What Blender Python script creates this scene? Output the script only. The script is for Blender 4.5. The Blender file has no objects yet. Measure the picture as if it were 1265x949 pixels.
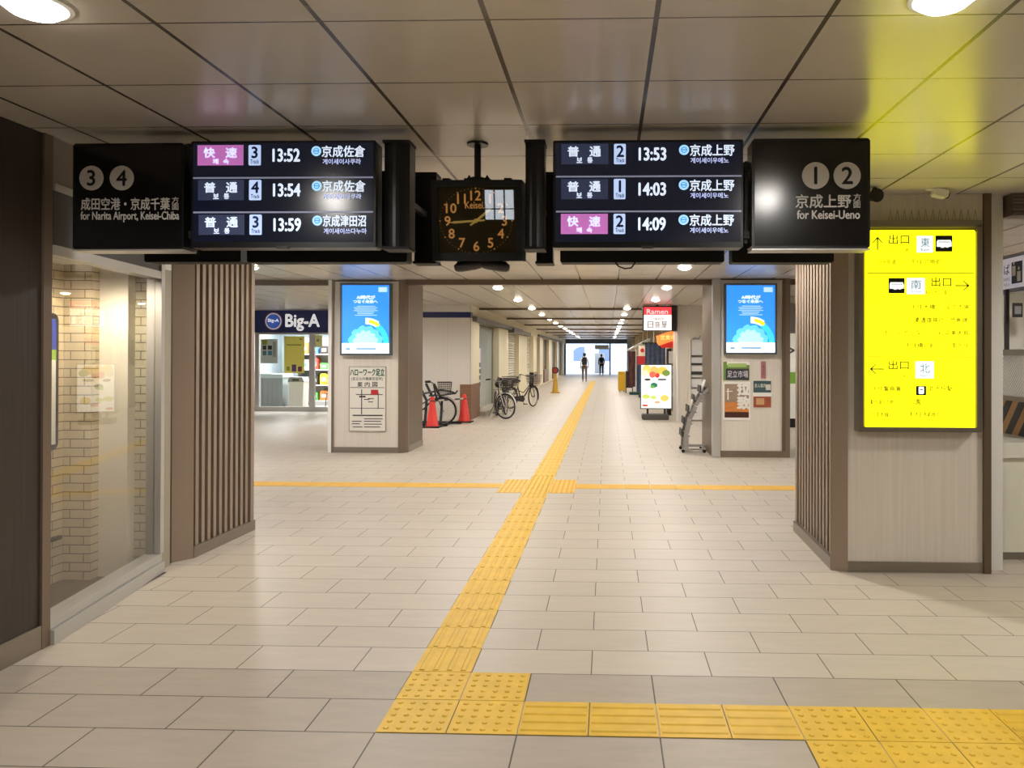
import bpy, math, random
from mathutils import Matrix, Vector
random.seed(7)
scene = bpy.context.scene
COL = scene.collection
PI = math.pi

# ------------------------------------------------------------------ camera
F_PX, PPX, PPY = 914.07, 722.9, 433.9
YAW, PITCH, ROLL = -0.0298, 0.0043, 0.0028
CAM = Vector((0.9754, -3.0986, 1.5981))
cd = bpy.data.cameras.new('camera')
cam = bpy.data.objects.new('camera', cd)
COL.objects.link(cam)
d_ = Vector((math.sin(YAW)*math.cos(PITCH), math.cos(YAW)*math.cos(PITCH), math.sin(PITCH)))
r_ = Vector((math.cos(YAW), -math.sin(YAW), 0)); u_ = r_.cross(d_)
r2 = r_*math.cos(ROLL)+u_*math.sin(ROLL); u2 = -r_*math.sin(ROLL)+u_*math.cos(ROLL)
cam.matrix_world = Matrix(((r2.x, u2.x, -d_.x, CAM.x), (r2.y, u2.y, -d_.y, CAM.y), (r2.z, u2.z, -d_.z, CAM.z), (0, 0, 0, 1)))
cd.sensor_fit = 'HORIZONTAL'; cd.sensor_width = 36.0
cd.lens = F_PX/1265*36.0
cd.shift_x = -(PPX-632.5)/1265
cd.shift_y = -(474.5-PPY)/1265
cd.clip_start = 0.05; cd.clip_end = 300
scene.camera = cam

# ------------------------------------------------------------------ view, world
scene.view_settings.view_transform = 'Standard'
scene.view_settings.look = 'None'
scene.view_settings.exposure = 0.0
scene.view_settings.gamma = 1.0
scene.view_settings.use_curve_mapping = False
scene.cycles.max_bounces = 8
scene.cycles.transparent_max_bounces = 12
scene.cycles.sample_clamp_indirect = 6.0
scene.cycles.caustics_reflective = False
scene.cycles.caustics_refractive = False
HALL_W = 130.0       # each hall downlight
BACK_W = 64.0      # unseen fill downlights added behind the viewer
NEAR_W = 92.0       # the two downlights over the near paving
CORR_W = 104.0       # each corridor downlight
SHOP_W = 52.0       # lost-property showcase downlight
STORE_W = 110.0      # supermarket tubes
WORLD = 4.0
w = bpy.data.worlds.new('sky'); scene.world = w; w.use_nodes = True
nt = w.node_tree; bg = nt.nodes['Background']
sk = nt.nodes.new('ShaderNodeTexSky'); sk.sky_type = 'HOSEK_WILKIE'; sk.turbidity = 4
sk.sun_direction = (0.3, 0.2, 0.93)
mixn = nt.nodes.new('ShaderNodeMixRGB'); mixn.inputs[0].default_value = 0.8
mixn.inputs[2].default_value = (0.86, 0.93, 1.0, 1)
nt.links.new(sk.outputs[0], mixn.inputs[1]); nt.links.new(mixn.outputs[0], bg.inputs[0])
bg.inputs[1].default_value = WORLD

# ------------------------------------------------------------------ helpers
def lin(c):
    o = []
    for v in c:
        v = v/255.0
        o.append(v/12.92 if v <= 0.04045 else ((v+0.055)/1.055)**2.4)
    return o
_m = {}
def mat(name, rgb, rough=0.5, metal=0.0, spec=0.5, emit=0.0, noise=0.0, nscale=(6, 6, 6), coat=0.0, ergb=None):
    if name in _m: return _m[name]
    m = bpy.data.materials.new(name); m.use_nodes = True
    t = m.node_tree; b = t.nodes['Principled BSDF']
    c = lin(rgb)
    b.inputs['Base Color'].default_value = (*c, 1)
    b.inputs['Roughness'].default_value = rough
    b.inputs['Metallic'].default_value = metal
    b.inputs['Specular IOR Level'].default_value = spec
    if coat: b.inputs['Coat Weight'].default_value = coat; b.inputs['Coat Roughness'].default_value = 0.03
    if emit:
        b.inputs['Emission Color'].default_value = (*lin(ergb or rgb), 1)
        b.inputs['Emission Strength'].default_value = emit
    if noise:
        tc = t.nodes.new('ShaderNodeTexCoord'); mp = t.nodes.new('ShaderNodeMapping')
        mp.inputs['Scale'].default_value = nscale
        nz = t.nodes.new('ShaderNodeTexNoise'); nz.inputs['Scale'].default_value = 1.0; nz.inputs['Detail'].default_value = 5
        rp = t.nodes.new('ShaderNodeMapRange')
        rp.inputs['From Min'].default_value = 0.25; rp.inputs['From Max'].default_value = 0.75
        rp.inputs['To Min'].default_value = 1-noise; rp.inputs['To Max'].default_value = 1+noise
        mx = t.nodes.new('ShaderNodeVectorMath'); mx.operation = 'SCALE'
        mx.inputs[0].default_value = c
        t.links.new(tc.outputs['Object'], mp.inputs[0]); t.links.new(mp.outputs[0], nz.inputs[0])
        t.links.new(nz.outputs[0], rp.inputs[0]); t.links.new(rp.outputs[0], mx.inputs['Scale'])
        t.links.new(mx.outputs[0], b.inputs['Base Color'])
    _m[name] = m
    return m

def glass_mat(name, tint=(1, 1, 1), ior=1.5, refl=1.0, rough=0.0):
    if name in _m: return _m[name]
    m = bpy.data.materials.new(name); m.use_nodes = True
    t = m.node_tree; t.nodes.remove(t.nodes['Principled BSDF']); out = t.nodes['Material Output']
    fr = t.nodes.new('ShaderNodeFresnel'); fr.inputs[0].default_value = ior
    mu = t.nodes.new('ShaderNodeMath'); mu.operation = 'MULTIPLY'; mu.inputs[1].default_value = refl
    tr = t.nodes.new('ShaderNodeBsdfTransparent'); tr.inputs[0].default_value = (*tint, 1)
    gl = t.nodes.new('ShaderNodeBsdfGlossy'); gl.inputs['Roughness'].default_value = rough
    mx = t.nodes.new('ShaderNodeMixShader')
    t.links.new(fr.outputs[0], mu.inputs[0]); t.links.new(mu.outputs[0], mx.inputs[0])
    t.links.new(tr.outputs[0], mx.inputs[1]); t.links.new(gl.outputs[0], mx.inputs[2]); t.links.new(mx.outputs[0], out.inputs[0])
    _m[name] = m
    return m

def tile_mat(name, rgb, mortar, bw, bh, ms, rough, var=0.04, axis='XY', offset=0.5, noise=0.06, nscale=(3, 14, 3), spec=0.4):
    """Brick-laid tiles in object space. axis gives which two coordinates run along and across the courses."""
    if name in _m: return _m[name]
    m = bpy.data.materials.new(name); m.use_nodes = True
    t = m.node_tree; b = t.nodes['Principled BSDF']
    tc = t.nodes.new('ShaderNodeTexCoord'); sp = t.nodes.new('ShaderNodeSeparateXYZ'); cb = t.nodes.new('ShaderNodeCombineXYZ')
    t.links.new(tc.outputs['Object'], sp.inputs[0])
    t.links.new(sp.outputs['XYZ'.index(axis[0])], cb.inputs[0]); t.links.new(sp.outputs['XYZ'.index(axis[1])], cb.inputs[1])
    br = t.nodes.new('ShaderNodeTexBrick'); br.offset = offset; br.offset_frequency = 2
    br.inputs['Scale'].default_value = 1.0; br.inputs['Brick Width'].default_value = bw; br.inputs['Row Height'].default_value = bh
    br.inputs['Mortar Size'].default_value = ms; br.inputs['Mortar Smooth'].default_value = 0.1
    c = lin(rgb)
    br.inputs['Color1'].default_value = (*[v*(1-var) for v in c], 1); br.inputs['Color2'].default_value = (*[v*(1+var) for v in c], 1)
    br.inputs['Mortar'].default_value = (*lin(mortar), 1)
    t.links.new(cb.outputs[0], br.inputs['Vector'])
    mp = t.nodes.new('ShaderNodeMapping'); mp.inputs['Scale'].default_value = nscale
    nz = t.nodes.new('ShaderNodeTexNoise'); nz.inputs['Scale'].default_value = 1.0; nz.inputs['Detail'].default_value = 8; nz.inputs['Roughness'].default_value = 0.65
    rp = t.nodes.new('ShaderNodeMapRange'); rp.inputs['From Min'].default_value = 0.25; rp.inputs['From Max'].default_value = 0.75
    rp.inputs['To Min'].default_value = 1-noise; rp.inputs['To Max'].default_value = 1+noise
    mx = t.nodes.new('ShaderNodeVectorMath'); mx.operation = 'SCALE'
    t.links.new(tc.outputs['Object'], mp.inputs[0]); t.links.new(mp.outputs[0], nz.inputs[0]); t.links.new(nz.outputs[0], rp.inputs[0])
    t.links.new(br.outputs['Color'], mx.inputs[0]); t.links.new(rp.outputs[0], mx.inputs['Scale'])
    t.links.new(mx.outputs[0], b.inputs['Base Color'])
    b.inputs['Roughness'].default_value = rough; b.inputs['Specular IOR Level'].default_value = spec
    _m[name] = m
    return m

BASE = {}
class MB:
    def __init__(s, xf=None): s.v, s.f, s.mi, s.xf = [], [], [], xf
    def add(s, vs, fs, mi=0):
        n = len(s.v); s.v += [tuple(v) for v in vs]
        s.f += [tuple(i+n for i in f) for f in fs]; s.mi += [mi]*len(fs)
        return s
    def box(s, x0, x1, y0, y1, z0, z1, mi=0):
        vs = [(x, y, z) for z in (z0, z1) for y in (y0, y1) for x in (x0, x1)]
        return s.add(vs, [(0, 2, 3, 1), (4, 5, 7, 6), (0, 1, 5, 4), (1, 3, 7, 5), (3, 2, 6, 7), (2, 0, 4, 6)], mi)
    def bbox(s, x0, x1, y0, y1, z0, z1, c=0.01, mi=0):
        """box with its vertical and front edges chamfered: an octagon in XZ pulled along Y"""
        p = [(x0+c, z0), (x1-c, z0), (x1, z0+c), (x1, z1-c), (x1-c, z1), (x0+c, z1), (x0, z1-c), (x0, z0+c)]
        return s.prism(p, y0, y1, 'XZ', mi)
    def prism(s, p, a, b, plane='XZ', mi=0):
        n = len(p)
        mk = {'XZ': lambda q, t: (q[0], t, q[1]), 'XY': lambda q, t: (q[0], q[1], t), 'YZ': lambda q, t: (t, q[0], q[1])}[plane]
        vs = [mk(q, a) for q in p]+[mk(q, b) for q in p]
        fs = [tuple(range(n)), tuple(range(2*n-1, n-1, -1))]+[(i, (i+1) % n, n+(i+1) % n, n+i)[::-1] for i in range(n)]
        return s.add(vs, fs, mi)
    def tube(s, pts, r, n=8, mi=0, closed=False):
        pts = [Vector(p) for p in pts]; N = len(pts)
        rs = r if isinstance(r, (list, tuple)) else [r]*N
        ring = []; up = None
        for i, p in enumerate(pts):
            if closed: t = pts[(i+1) % N]-pts[i-1]
            else: t = pts[min(i+1, N-1)]-pts[max(i-1, 0)]
            t.normalize()
            if up is None:
                up = Vector((0, 0, 1)) if abs(t.z) < 0.9 else Vector((1, 0, 0))
            a = t.cross(up); a.normalize(); bb = a.cross(t); up = bb
            ring.append([p+(a*math.cos(2*PI*k/n)+bb*math.sin(2*PI*k/n))*rs[i] for k in range(n)])
        vs = [v for q in ring for v in q]; fs = []
        for i in range(N if closed else N-1):
            j = (i+1) % N
            for k in range(n): fs.append((i*n+k, i*n+(k+1) % n, j*n+(k+1) % n, j*n+k))
        if not closed: fs += [tuple(range(n-1, -1, -1)), tuple(range((N-1)*n, N*n))]
        return s.add(vs, fs, mi)
    def lathe(s, prof, c=(0, 0, 0), n=24, axis='Z', mi=0, sx=1, sy=1):
        vs = []; fs = []
        for r, h in prof:
            for k in range(n):
                a, b = r*math.cos(2*PI*k/n)*sx, r*math.sin(2*PI*k/n)*sy
                p = {'Z': (a, b, h), 'Y': (a, h, b), 'X': (h, a, b)}[axis]
                vs.append((c[0]+p[0], c[1]+p[1], c[2]+p[2]))
        for i in range(len(prof)-1):
            for k in range(n): fs.append((i*n+k, i*n+(k+1) % n, (i+1)*n+(k+1) % n, (i+1)*n+k))
        fs += [tuple(range(n-1, -1, -1)), tuple(range((len(prof)-1)*n, len(prof)*n))]
        return s.add(vs, fs, mi)
    def sphere(s, c, r, n=12, m=8, mi=0):
        rx, ry, rz = r if isinstance(r, tuple) else (r, r, r)
        prof = [(max(1e-4, math.sin(PI*i/m)), -math.cos(PI*i/m)) for i in range(m+1)]
        vs = [(c[0]+a*math.cos(2*PI*k/n)*rx, c[1]+a*math.sin(2*PI*k/n)*ry, c[2]+h*rz) for a, h in prof for k in range(n)]
        fs = [(i*n+k, i*n+(k+1) % n, (i+1)*n+(k+1) % n, (i+1)*n+k) for i in range(m) for k in range(n)]
        return s.add(vs, fs, mi)
    def disc(s, c, r, t=0.002, n=40, mi=0):       # a thin disc facing -Y
        return s.lathe([(r, 0), (r, t)], c, n, 'Y', mi)
    def torus(s, c, R, r, axis='Y', n=40, m=8, mi=0, rz=None, a0=0, a1=None):
        vs = []; full = a1 is None; span = 2*PI if full else a1-a0; cnt = n if full else n+1
        for i in range(cnt):
            a = a0+span*i/n
            for k in range(m):
                b = 2*PI*k/m; q = R+r*math.cos(b); h = (rz or r)*math.sin(b)
                p = {'Y': (q*math.cos(a), h, q*math.sin(a)), 'Z': (q*math.cos(a), q*math.sin(a), h), 'X': (h, q*math.cos(a), q*math.sin(a))}[axis]
                vs.append((c[0]+p[0], c[1]+p[1], c[2]+p[2]))
        fs = []
        for i in range(n if full else n):
            j = (i+1) % cnt
            if not full and i+1 >= cnt: continue
            for k in range(m): fs.append((i*m+k, i*m+(k+1) % m, j*m+(k+1) % m, j*m+k))
        return s.add(vs, fs, mi)
    def build(s, name, mats, parent=None, smooth=False, origin=None, **tags):
        if not isinstance(mats, (list, tuple)): mats = [mats]
        vs = [Vector(v) for v in s.v]
        if s.xf is not None: vs = [s.xf @ v for v in vs]
        if parent is not None: o0 = BASE[parent.name]
        elif origin is not None: o0 = Vector(origin)
        else:
            lo = [min(v[i] for v in vs) for i in range(3)]; hi = [max(v[i] for v in vs) for i in range(3)]
            o0 = Vector(((lo[0]+hi[0])/2, (lo[1]+hi[1])/2, lo[2]))
        me = bpy.data.meshes.new(name)
        me.from_pydata([v-o0 for v in vs], [], s.f)
        for m in mats: me.materials.append(m)
        me.polygons.foreach_set('material_index', s.mi)
        if smooth: me.polygons.foreach_set('use_smooth', [True]*len(s.f))
        import bmesh
        b = bmesh.new(); b.from_mesh(me); bmesh.ops.recalc_face_normals(b, faces=b.faces); b.to_mesh(me); b.free()
        o = bpy.data.objects.new(name, me); COL.objects.link(o)
        if parent is not None: o.parent = parent
        else: o.location = o0
        BASE[o.name] = o0
        for k, v in tags.items(): o[k] = v
        return o

def thing(name, loc, label, category, group=None, kind=None):
    o = bpy.data.objects.new(name, None); COL.objects.link(o); o.location = loc; o.empty_display_size = 0.1
    BASE[o.name] = Vector(loc); o['label'] = label; o['category'] = category
    if group: o['group'] = group
    if kind: o['kind'] = kind
    return o
def tag(o, label, category, group=None, kind=None):
    o['label'] = label; o['category'] = category
    if group: o['group'] = group
    if kind: o['kind'] = kind
    return o
def struct(o, label, category): return tag(o, label, category, kind='structure')
def dup(o, delta, label=None):
    """a thing with copies of its parts and sub-parts"""
    r = o.copy(); COL.objects.link(r); r.location = Vector(o.location)+Vector(delta); BASE[r.name] = Vector(r.location)
    if label: r['label'] = label
    for ch in list(o.children):
        c = ch.copy(); COL.objects.link(c); c.parent = r; BASE[c.name] = BASE[r.name]
        for g in list(ch.children):
            d = g.copy(); COL.objects.link(d); d.parent = c
    return r

def ray(px, py):
    return d_+r2*((px-PPX)/F_PX)+u2*((PPY-py)/F_PX)
def at(px, py, Y):
    v = ray(px, py); return CAM+v*((Y-CAM.y)/v.y)
def onx(px, py, X):
    v = ray(px, py); return CAM+v*((X-CAM.x)/v.x)
def R4(a, b, c, d, Y):
    """photo box (x0, x1, top, bottom) measured on the plane Y -> x0, x1, z0, z1 in metres"""
    p = at(a, (c+d)/2, Y); q = at(b, (c+d)/2, Y); t = at((a+b)/2, c, Y); u = at((a+b)/2, d, Y)
    return p.x, q.x, u.z, t.z

def text(s, x0, x1, z0, z1, y, m, name, parent, bold=0.0, depth=0.0006, xf=None, keep=None, font_res=3, **tags):
    """lettering fitted to a rectangle, facing -Y; keep='l'/'r'/'c' keeps its own proportions and aligns it"""
    c = bpy.data.curves.new('lettering', 'FONT'); c.body = s; c.resolution_u = font_res
    c.align_x = 'LEFT'
    o = bpy.data.objects.new('lettering', c); COL.objects.link(o)
    me = bpy.data.meshes.new_from_object(o.evaluated_get(bpy.context.evaluated_depsgraph_get()))
    bpy.data.objects.remove(o); bpy.data.curves.remove(c)
    V = [v.co.copy() for v in me.vertices]; P = [tuple(p.vertices) for p in me.polygons]
    bpy.data.meshes.remove(me)
    if not V: return None
    a0, a1 = min(v.x for v in V), max(v.x for v in V); b0, b1 = min(v.y for v in V), max(v.y for v in V)
    sx = (x1-x0)/max(a1-a0, 1e-6); sz = (z1-z0)/max(b1-b0, 1e-6)
    ox = x0
    if keep:
        sx = sz
        wd = (a1-a0)*sx
        ox = {'l': x0, 'r': x1-wd, 'c': (x0+x1-wd)/2}[keep]
    mb = MB(xf)
    e = bold*0.9*sz
    for i, (dx, dz) in enumerate(((0, 0),) if bold <= 0 else ((-e, 0), (e, 0), (0, e), (0, -e))):
        mb.add([(ox+(v.x-a0)*sx+dx, y-0.00022*i, z0+(v.y-b0)*sz+dz) for v in V], P)
    return mb.build(name, m, parent, **tags)

def rot_at(p, az=0, ax=0):
    return Matrix.Translation(Vector(p)) @ Matrix.Rotation(az, 4, 'Z') @ Matrix.Rotation(ax, 4, 'X')
H = 2.7862

# ------------------------------------------------------------------ materials
M_floor = tile_mat('floor_tile', (198, 188, 174), (92, 84, 74), 0.6, 0.3, 0.0030, 0.42, var=0.03)
M_floor_front = tile_mat('floor_tile_grey', (178, 167, 153), (78, 71, 62), 0.6, 0.3, 0.0034, 0.45, var=0.03, noise=0.09)
M_brick = tile_mat('cream_brick', (205, 190, 158), (110, 98, 78), 0.20, 0.062, 0.0035, 0.3, axis='XZ', noise=0.1)
M_brick_side = tile_mat('cream_brick_side', (205, 190, 158), (110, 98, 78), 0.20, 0.062, 0.0035, 0.3, axis='YZ', noise=0.1)
M_wains = tile_mat('brown_tile', (150, 112, 88), (90, 75, 62), 0.1, 0.1, 0.003, 0.4, axis='XZ', offset=0.0)
M_lam = mat('pale_wood_laminate', (222, 214, 203), 0.35, noise=0.07, nscale=(40, 40, 1.2))
M_lam2 = mat('white_wall_board', (222, 216, 206), 0.4, noise=0.03, nscale=(30, 30, 1))
M_dark = mat('dark_wood_panel', (58, 48, 42), 0.42, noise=0.25, nscale=(50, 50, 1.5))
M_bronze = mat('bronze_metal', (128, 112, 97), 0.38, metal=0.35)
M_slat = mat('bronze_slat', (156, 139, 123), 0.42, metal=0.15)
M_groove = mat('dark_groove', (70, 54, 44), 0.6)
M_brown = mat('brown_metal', (104, 88, 72), 0.4, metal=0.2, noise=0.06, nscale=(60, 60, 1))
M_steel = mat('brushed_steel', (150, 141, 130), 0.33, metal=0.75, noise=0.06, nscale=(3, 3, 60))
M_silver = mat('silver_aluminium', (196, 194, 190), 0.35, metal=0.45)
M_white = mat('white_paint', (232, 230, 226), 0.45)
M_offw = mat('offwhite_paint', (222, 214, 196), 0.5, noise=0.03)
M_grey = mat('grey_paint', (150, 150, 150), 0.5)
M_dgrey = mat('dark_grey_metal', (62, 60, 60), 0.45, metal=0.3)
M_black = mat('black_metal', (17, 17, 18), 0.35, spec=0.45)
M_blackm = mat('black_matt', (14, 14, 14), 0.6)
M_screen = mat('screen_glass', (12, 14, 22), 0.17, spec=0.6, emit=0.10, ergb=(60, 70, 105))
M_signface = mat('black_sign_face', (20, 19, 19), 0.17, spec=0.6)
M_signtxt = mat('grey_lettering', (220, 217, 212), 0.5)
M_ltxt = mat('lit_white_text', (225, 238, 255), 0.5, emit=0.85)
M_ltxt2 = mat('lit_korean_text', (205, 215, 255), 0.5, emit=0.8)
M_llocal = mat('lit_local_panel', (58, 66, 96), 0.4, emit=0.45)
M_lrapid = mat('lit_rapid_panel', (205, 120, 200), 0.4, emit=0.62)
M_ltrack = mat('lit_track_panel', (188, 212, 255), 0.4, emit=0.85)
M_navytxt = mat('navy_text', (22, 40, 105), 0.5)
M_line = mat('lit_divider', (150, 155, 180), 0.4, emit=0.45)
M_logo = mat('lit_logo_disc', (165, 220, 255), 0.4, emit=0.95)
M_logoring = mat('lit_logo_mark', (70, 150, 215), 0.4, emit=0.7)
M_yel = mat('yellow_tactile', (228, 186, 58), 0.5, noise=0.1, nscale=(9, 9, 9))
M_yel2 = mat('orange_yellow_tactile', (238, 190, 84), 0.55, noise=0.06, nscale=(9, 9, 9))
M_glass = glass_mat('clear_glass', refl=0.22)
M_lampglow = mat('lamp_lens', (255, 246, 230), 0.5, emit=16.0)
M_red = mat('red_plastic', (225, 52, 42), 0.45)
M_tyre = mat('black_rubber', (24, 23, 22), 0.75)

# ------------------------------------------------------------------ floor and ceiling
fl = MB()
fl.add([(-12, -9, 0), (12, -9, 0), (12, 0.6, 0), (-12, 0.6, 0), (12, 57, 0), (-12, 57, 0)], [(0, 1, 2, 3)], 1)
fl.add([(-12, 0.6, 0), (12, 0.6, 0), (12, 57, 0), (-12, 57, 0)], [(0, 1, 2, 3)], 0)
o = fl.build('floor', [M_floor, M_floor_front], origin=(0, 0, 0))
struct(o, 'beige stone tile floor laid in running bond, greyer in the front', 'floor')
pv = MB(); pv.box(-40, 40, 57.0, 110, -0.1, -0.005)
o = pv.build('ground', mat('street_paving', (190, 192, 196), 0.7, noise=0.05)); struct(o, 'pale street paving outside the far end of the passage', 'ground')

def ceil_mat():
    m = bpy.data.materials.new('ceiling_panel'); m.use_nodes = True; t = m.node_tree; b = t.nodes['Principled BSDF']
    tc = t.nodes.new('ShaderNodeTexCoord'); sp = t.nodes.new('ShaderNodeSeparateXYZ'); t.links.new(tc.outputs['Object'], sp.inputs[0])
    def line(out, off, per, wid):
        a = t.nodes.new('ShaderNodeMath'); a.operation = 'SUBTRACT'; a.inputs[1].default_value = off; t.links.new(out, a.inputs[0])
        d = t.nodes.new('ShaderNodeMath'); d.operation = 'DIVIDE'; d.inputs[1].default_value = per; t.links.new(a.outputs[0], d.inputs[0])
        f = t.nodes.new('ShaderNodeMath'); f.operation = 'FRACT'; t.links.new(d.outputs[0], f.inputs[0])
        s = t.nodes.new('ShaderNodeMath'); s.operation = 'SUBTRACT'; s.inputs[1].default_value = 0.5; t.links.new(f.outputs[0], s.inputs[0])
        q = t.nodes.new('ShaderNodeMath'); q.operation = 'ABSOLUTE'; t.links.new(s.outputs[0], q.inputs[0])
        g = t.nodes.new('ShaderNodeMath'); g.operation = 'GREATER_THAN'; g.inputs[1].default_value = 0.5-wid/(2*per); t.links.new(q.outputs[0], g.inputs[0])
        return g.outputs[0]
    a = line(sp.outputs[0], 0.5456, 0.6, 0.019); c = line(sp.outputs[1], -0.4862, 0.602, 0.009)
    mx = t.nodes.new('ShaderNodeMath'); mx.operation = 'MAXIMUM'; t.links.new(a, mx.inputs[0]); t.links.new(c, mx.inputs[1])
    nz = t.nodes.new('ShaderNodeTexNoise'); nz.inputs['Scale'].default_value = 2.5; nz.inputs['Detail'].default_value = 3; t.links.new(tc.outputs['Object'], nz.inputs[0])
    cr = t.nodes.new('ShaderNodeMixRGB'); cr.inputs[1].default_value = (*lin((202, 195, 185)), 1); cr.inputs[2].default_value = (*lin((212, 205, 195)), 1); t.links.new(nz.outputs[0], cr.inputs[0])
    mc = t.nodes.new('ShaderNodeMixRGB'); mc.inputs[2].default_value = (*lin((82, 70, 56)), 1)
    t.links.new(cr.outputs[0], mc.inputs[1]); t.links.new(mx.outputs[0], mc.inputs[0]); t.links.new(mc.outputs[0], b.inputs['Base Color'])
    b.inputs['Roughness'].default_value = 0.26; b.inputs['Specular IOR Level'].default_value = 0.85
    return m
M_ceil = ceil_mat()
cb = MB(); cb.box(-12, 12, -9, 57, H, H+0.25)
o = cb.build('ceiling', M_ceil, origin=(0, 0, 0)); struct(o, 'ceiling of square metal panels with dark lengthwise joints', 'ceiling')

# ------------------------------------------------------------------ outer shell
def wall(name, mats, label, *boxes, cat='wall'):
    b = MB()
    for q in boxes: b.box(*q)
    return struct(b.build(name, mats), label, cat)
XL = -2.075
wall('wall_left', M_dark, 'dark brown wood panel wall beside the glass showcase', (XL-0.2, XL, -9, 0.80, 0.13, H))
b = MB(); b.box(XL-0.19, XL+0.012, -9, 0.80, 0, 0.13)
struct(b.build('baseboard_left', M_steel), 'steel skirting along the foot of the dark panel wall', 'baseboard')
b = MB(); b.box(XL-0.2, XL+0.014, 0.80, 0.86, 0, H)
struct(b.build('trim_1', M_bronze), 'bronze corner post between dark panel wall and glass showcase', 'trim')
wall('wall_right', M_lam2, 'pale wall far behind the ticket corner', (9.0, 9.2, -9, 14.9, 0, H))
wall('wall_outer', M_lam2, 'pale outer wall beyond the supermarket hall', (-12, -11.8, 0.3, 20, 0, H))
# wall behind the viewer with a glazed daylight opening
WX0, WX1, WZ0, WZ1 = -1.36, -0.76, 2.03, 2.62
b = MB(); b.box(-12, 12, -9.2, -9.0, 0, WZ0); b.box(-12, 12, -9.2, -9, WZ1, H); b.box(-12, WX0, -9.2, -9, WZ0, WZ1); b.box(WX1, 12, -9.2, -9, WZ0, WZ1)
struct(b.build('wall_back', mat('dark_back_wall', (58, 52, 44), 0.6)), 'dark wall behind the viewer with one high window', 'wall')
b = MB()
for k in range(4): b.box(WX0+0.19*k, WX0+0.19*k+0.018, -9.14, -9.06, WZ0, WZ1)
b.box(WX0, WX1, -9.14, -9.06, 2.24, 2.26); b.box(WX0, WX1, -9.14, -9.06, WZ0, WZ0+0.02); b.box(WX0, WX1, -9.14, -9.06, WZ1-0.02, WZ1)
struct(b.build('window_1', M_dgrey), 'small high daylight window in the wall behind the viewer', 'window')

# ------------------------------------------------------------------ glass showcase on the left
P0, P1 = Vector((-2.06, 0.86, 0)), Vector((-2.27, 2.215, 0))
L = (P1-P0).length; ang = math.atan2(P1.y-P0.y, P1.x-P0.x)
XG = Matrix.Translation(P0) @ Matrix.Rotation(ang, 4, 'Z')    # x runs along the glass, +y goes into the showcase
b = MB(XG); b.box(0, L, 0.0, 0.10, 0.085, 0.145); b.box(0, L, -0.02, 0.12, 0, 0.08); b.box(0, L, 0.004, 0.11, 0.08, 0.085)
b.box(L-0.055, L, -0.012, 0.09, 0.145, H)
b.box(0, L-0.055, -0.01, 0.08, 2.135, 2.19); b.box(0, L-0.055, -0.01, 0.08, 2.49, 2.53)
sf = struct(b.build('window_2', M_silver), 'silver framed glass showcase front beside the dark panel wall', 'window')
b = MB(XG); b.box(0.0, L-0.055, 0.03, 0.038, 0.145, 2.135)
pg = b.build('pane', M_glass, sf, label='clear glass pane')
b = MB(XG); b.box(0, L-0.055, 0.0, 0.06, 2.19, 2.49); b.build('upper_panel', mat('charcoal_panel', (46, 43, 44), 0.4), sf, label='charcoal panel above the glass')
b = MB(XG); b.box(0, L-0.055, 0.0, 0.06, 2.53, H); b.build('top_panel', mat('grey_beige_panel', (150, 140, 128), 0.5), sf, label='grey beige panel under the ceiling')
# showcase interior
sxa, sxb, sxc, sxd = [at(px, 438, yy).x for px, yy in ((79, 2.0), (113, 2.0), (124, 2.08), (158, 2.08))]
b = MB()
b.box(sxa, sxb, 2.0, 2.38, 0, 2.22)       # frontal brick pier
b.box(sxa-0.2, sxa, 0.5, 2.38, 0, 2.22, 1)        # side brick wall
o = b.build('wall_showcase', [M_brick, M_brick_side], origin=(0, 0, 0))
for p in o.data.polygons:
    if abs(p.normal.x) > 0.5: p.material_index = 1
struct(o, 'cream glazed brick wall inside the glass showcase', 'wall')
b = MB(); b.box(sxb, sxd, 2.08, 2.38, 0.0, 2.22)
struct(b.build('column', mat('cream_column', (228, 222, 204), 0.45)), 'smooth cream column between the two brick piers of the showcase', 'column')
sxe = at(188, 438, 2.16).x
b = MB(); b.box(sxd, sxe, 2.16, 2.38, 0.0, 2.22)
struct(b.build('pier', tile_mat('dim_lit_brick', (172, 166, 144), (100, 92, 76), 0.2, 0.062, 0.004, 0.35, axis='XZ', noise=0.1), origin=(0, 0, 0)), 'brick pier toned as dimly lit next to the silver showcase post', 'wall')  # dim light on this brick is put into its greyer colour
b = MB(); b.box(sxe, -2.31, 2.17, 2.38, 0, 2.22); struct(b.build('trim_20', mat('grey_jamb', (168, 160, 142), 0.5)), 'plain grey jamb beside the silver showcase post', 'trim')
b = MB(); b.box(-2.6, -2.335, 2.385, 2.44, 0, H); struct(b.build('trim_21', M_groove), 'dark strip standing in for the shaded gap between showcase and slatted pillar', 'trim')  # dark filler: shade of the open gap put into a solid strip
b = MB(); b.box(-4.5, -2.31, 0.5, 2.38, 2.22, 2.27)
struct(b.build('ceiling_showcase', M_white), 'white ceiling of the glass showcase', 'ceiling')
b = MB(); b.add([(-3.0, 0.5, .004), (-2.1, 0.5, .004), (-2.22, 2.2, .004), (-3.0, 2.2, .004)], [(0, 1, 2, 3)])
struct(b.build('floor_showcase', mat('dark_wood_floor', (74, 62, 54), 0.5, noise=0.2, nscale=(30, 3, 3))), 'dark wood floor inside the glass showcase', 'floor')
b = MB(); b.box(-3.1, -2.1, 0.42, 0.5, 0, 2.27)
struct(b.build('wall_showcase_end', M_dark), 'end wall of the glass showcase', 'wall')
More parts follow.
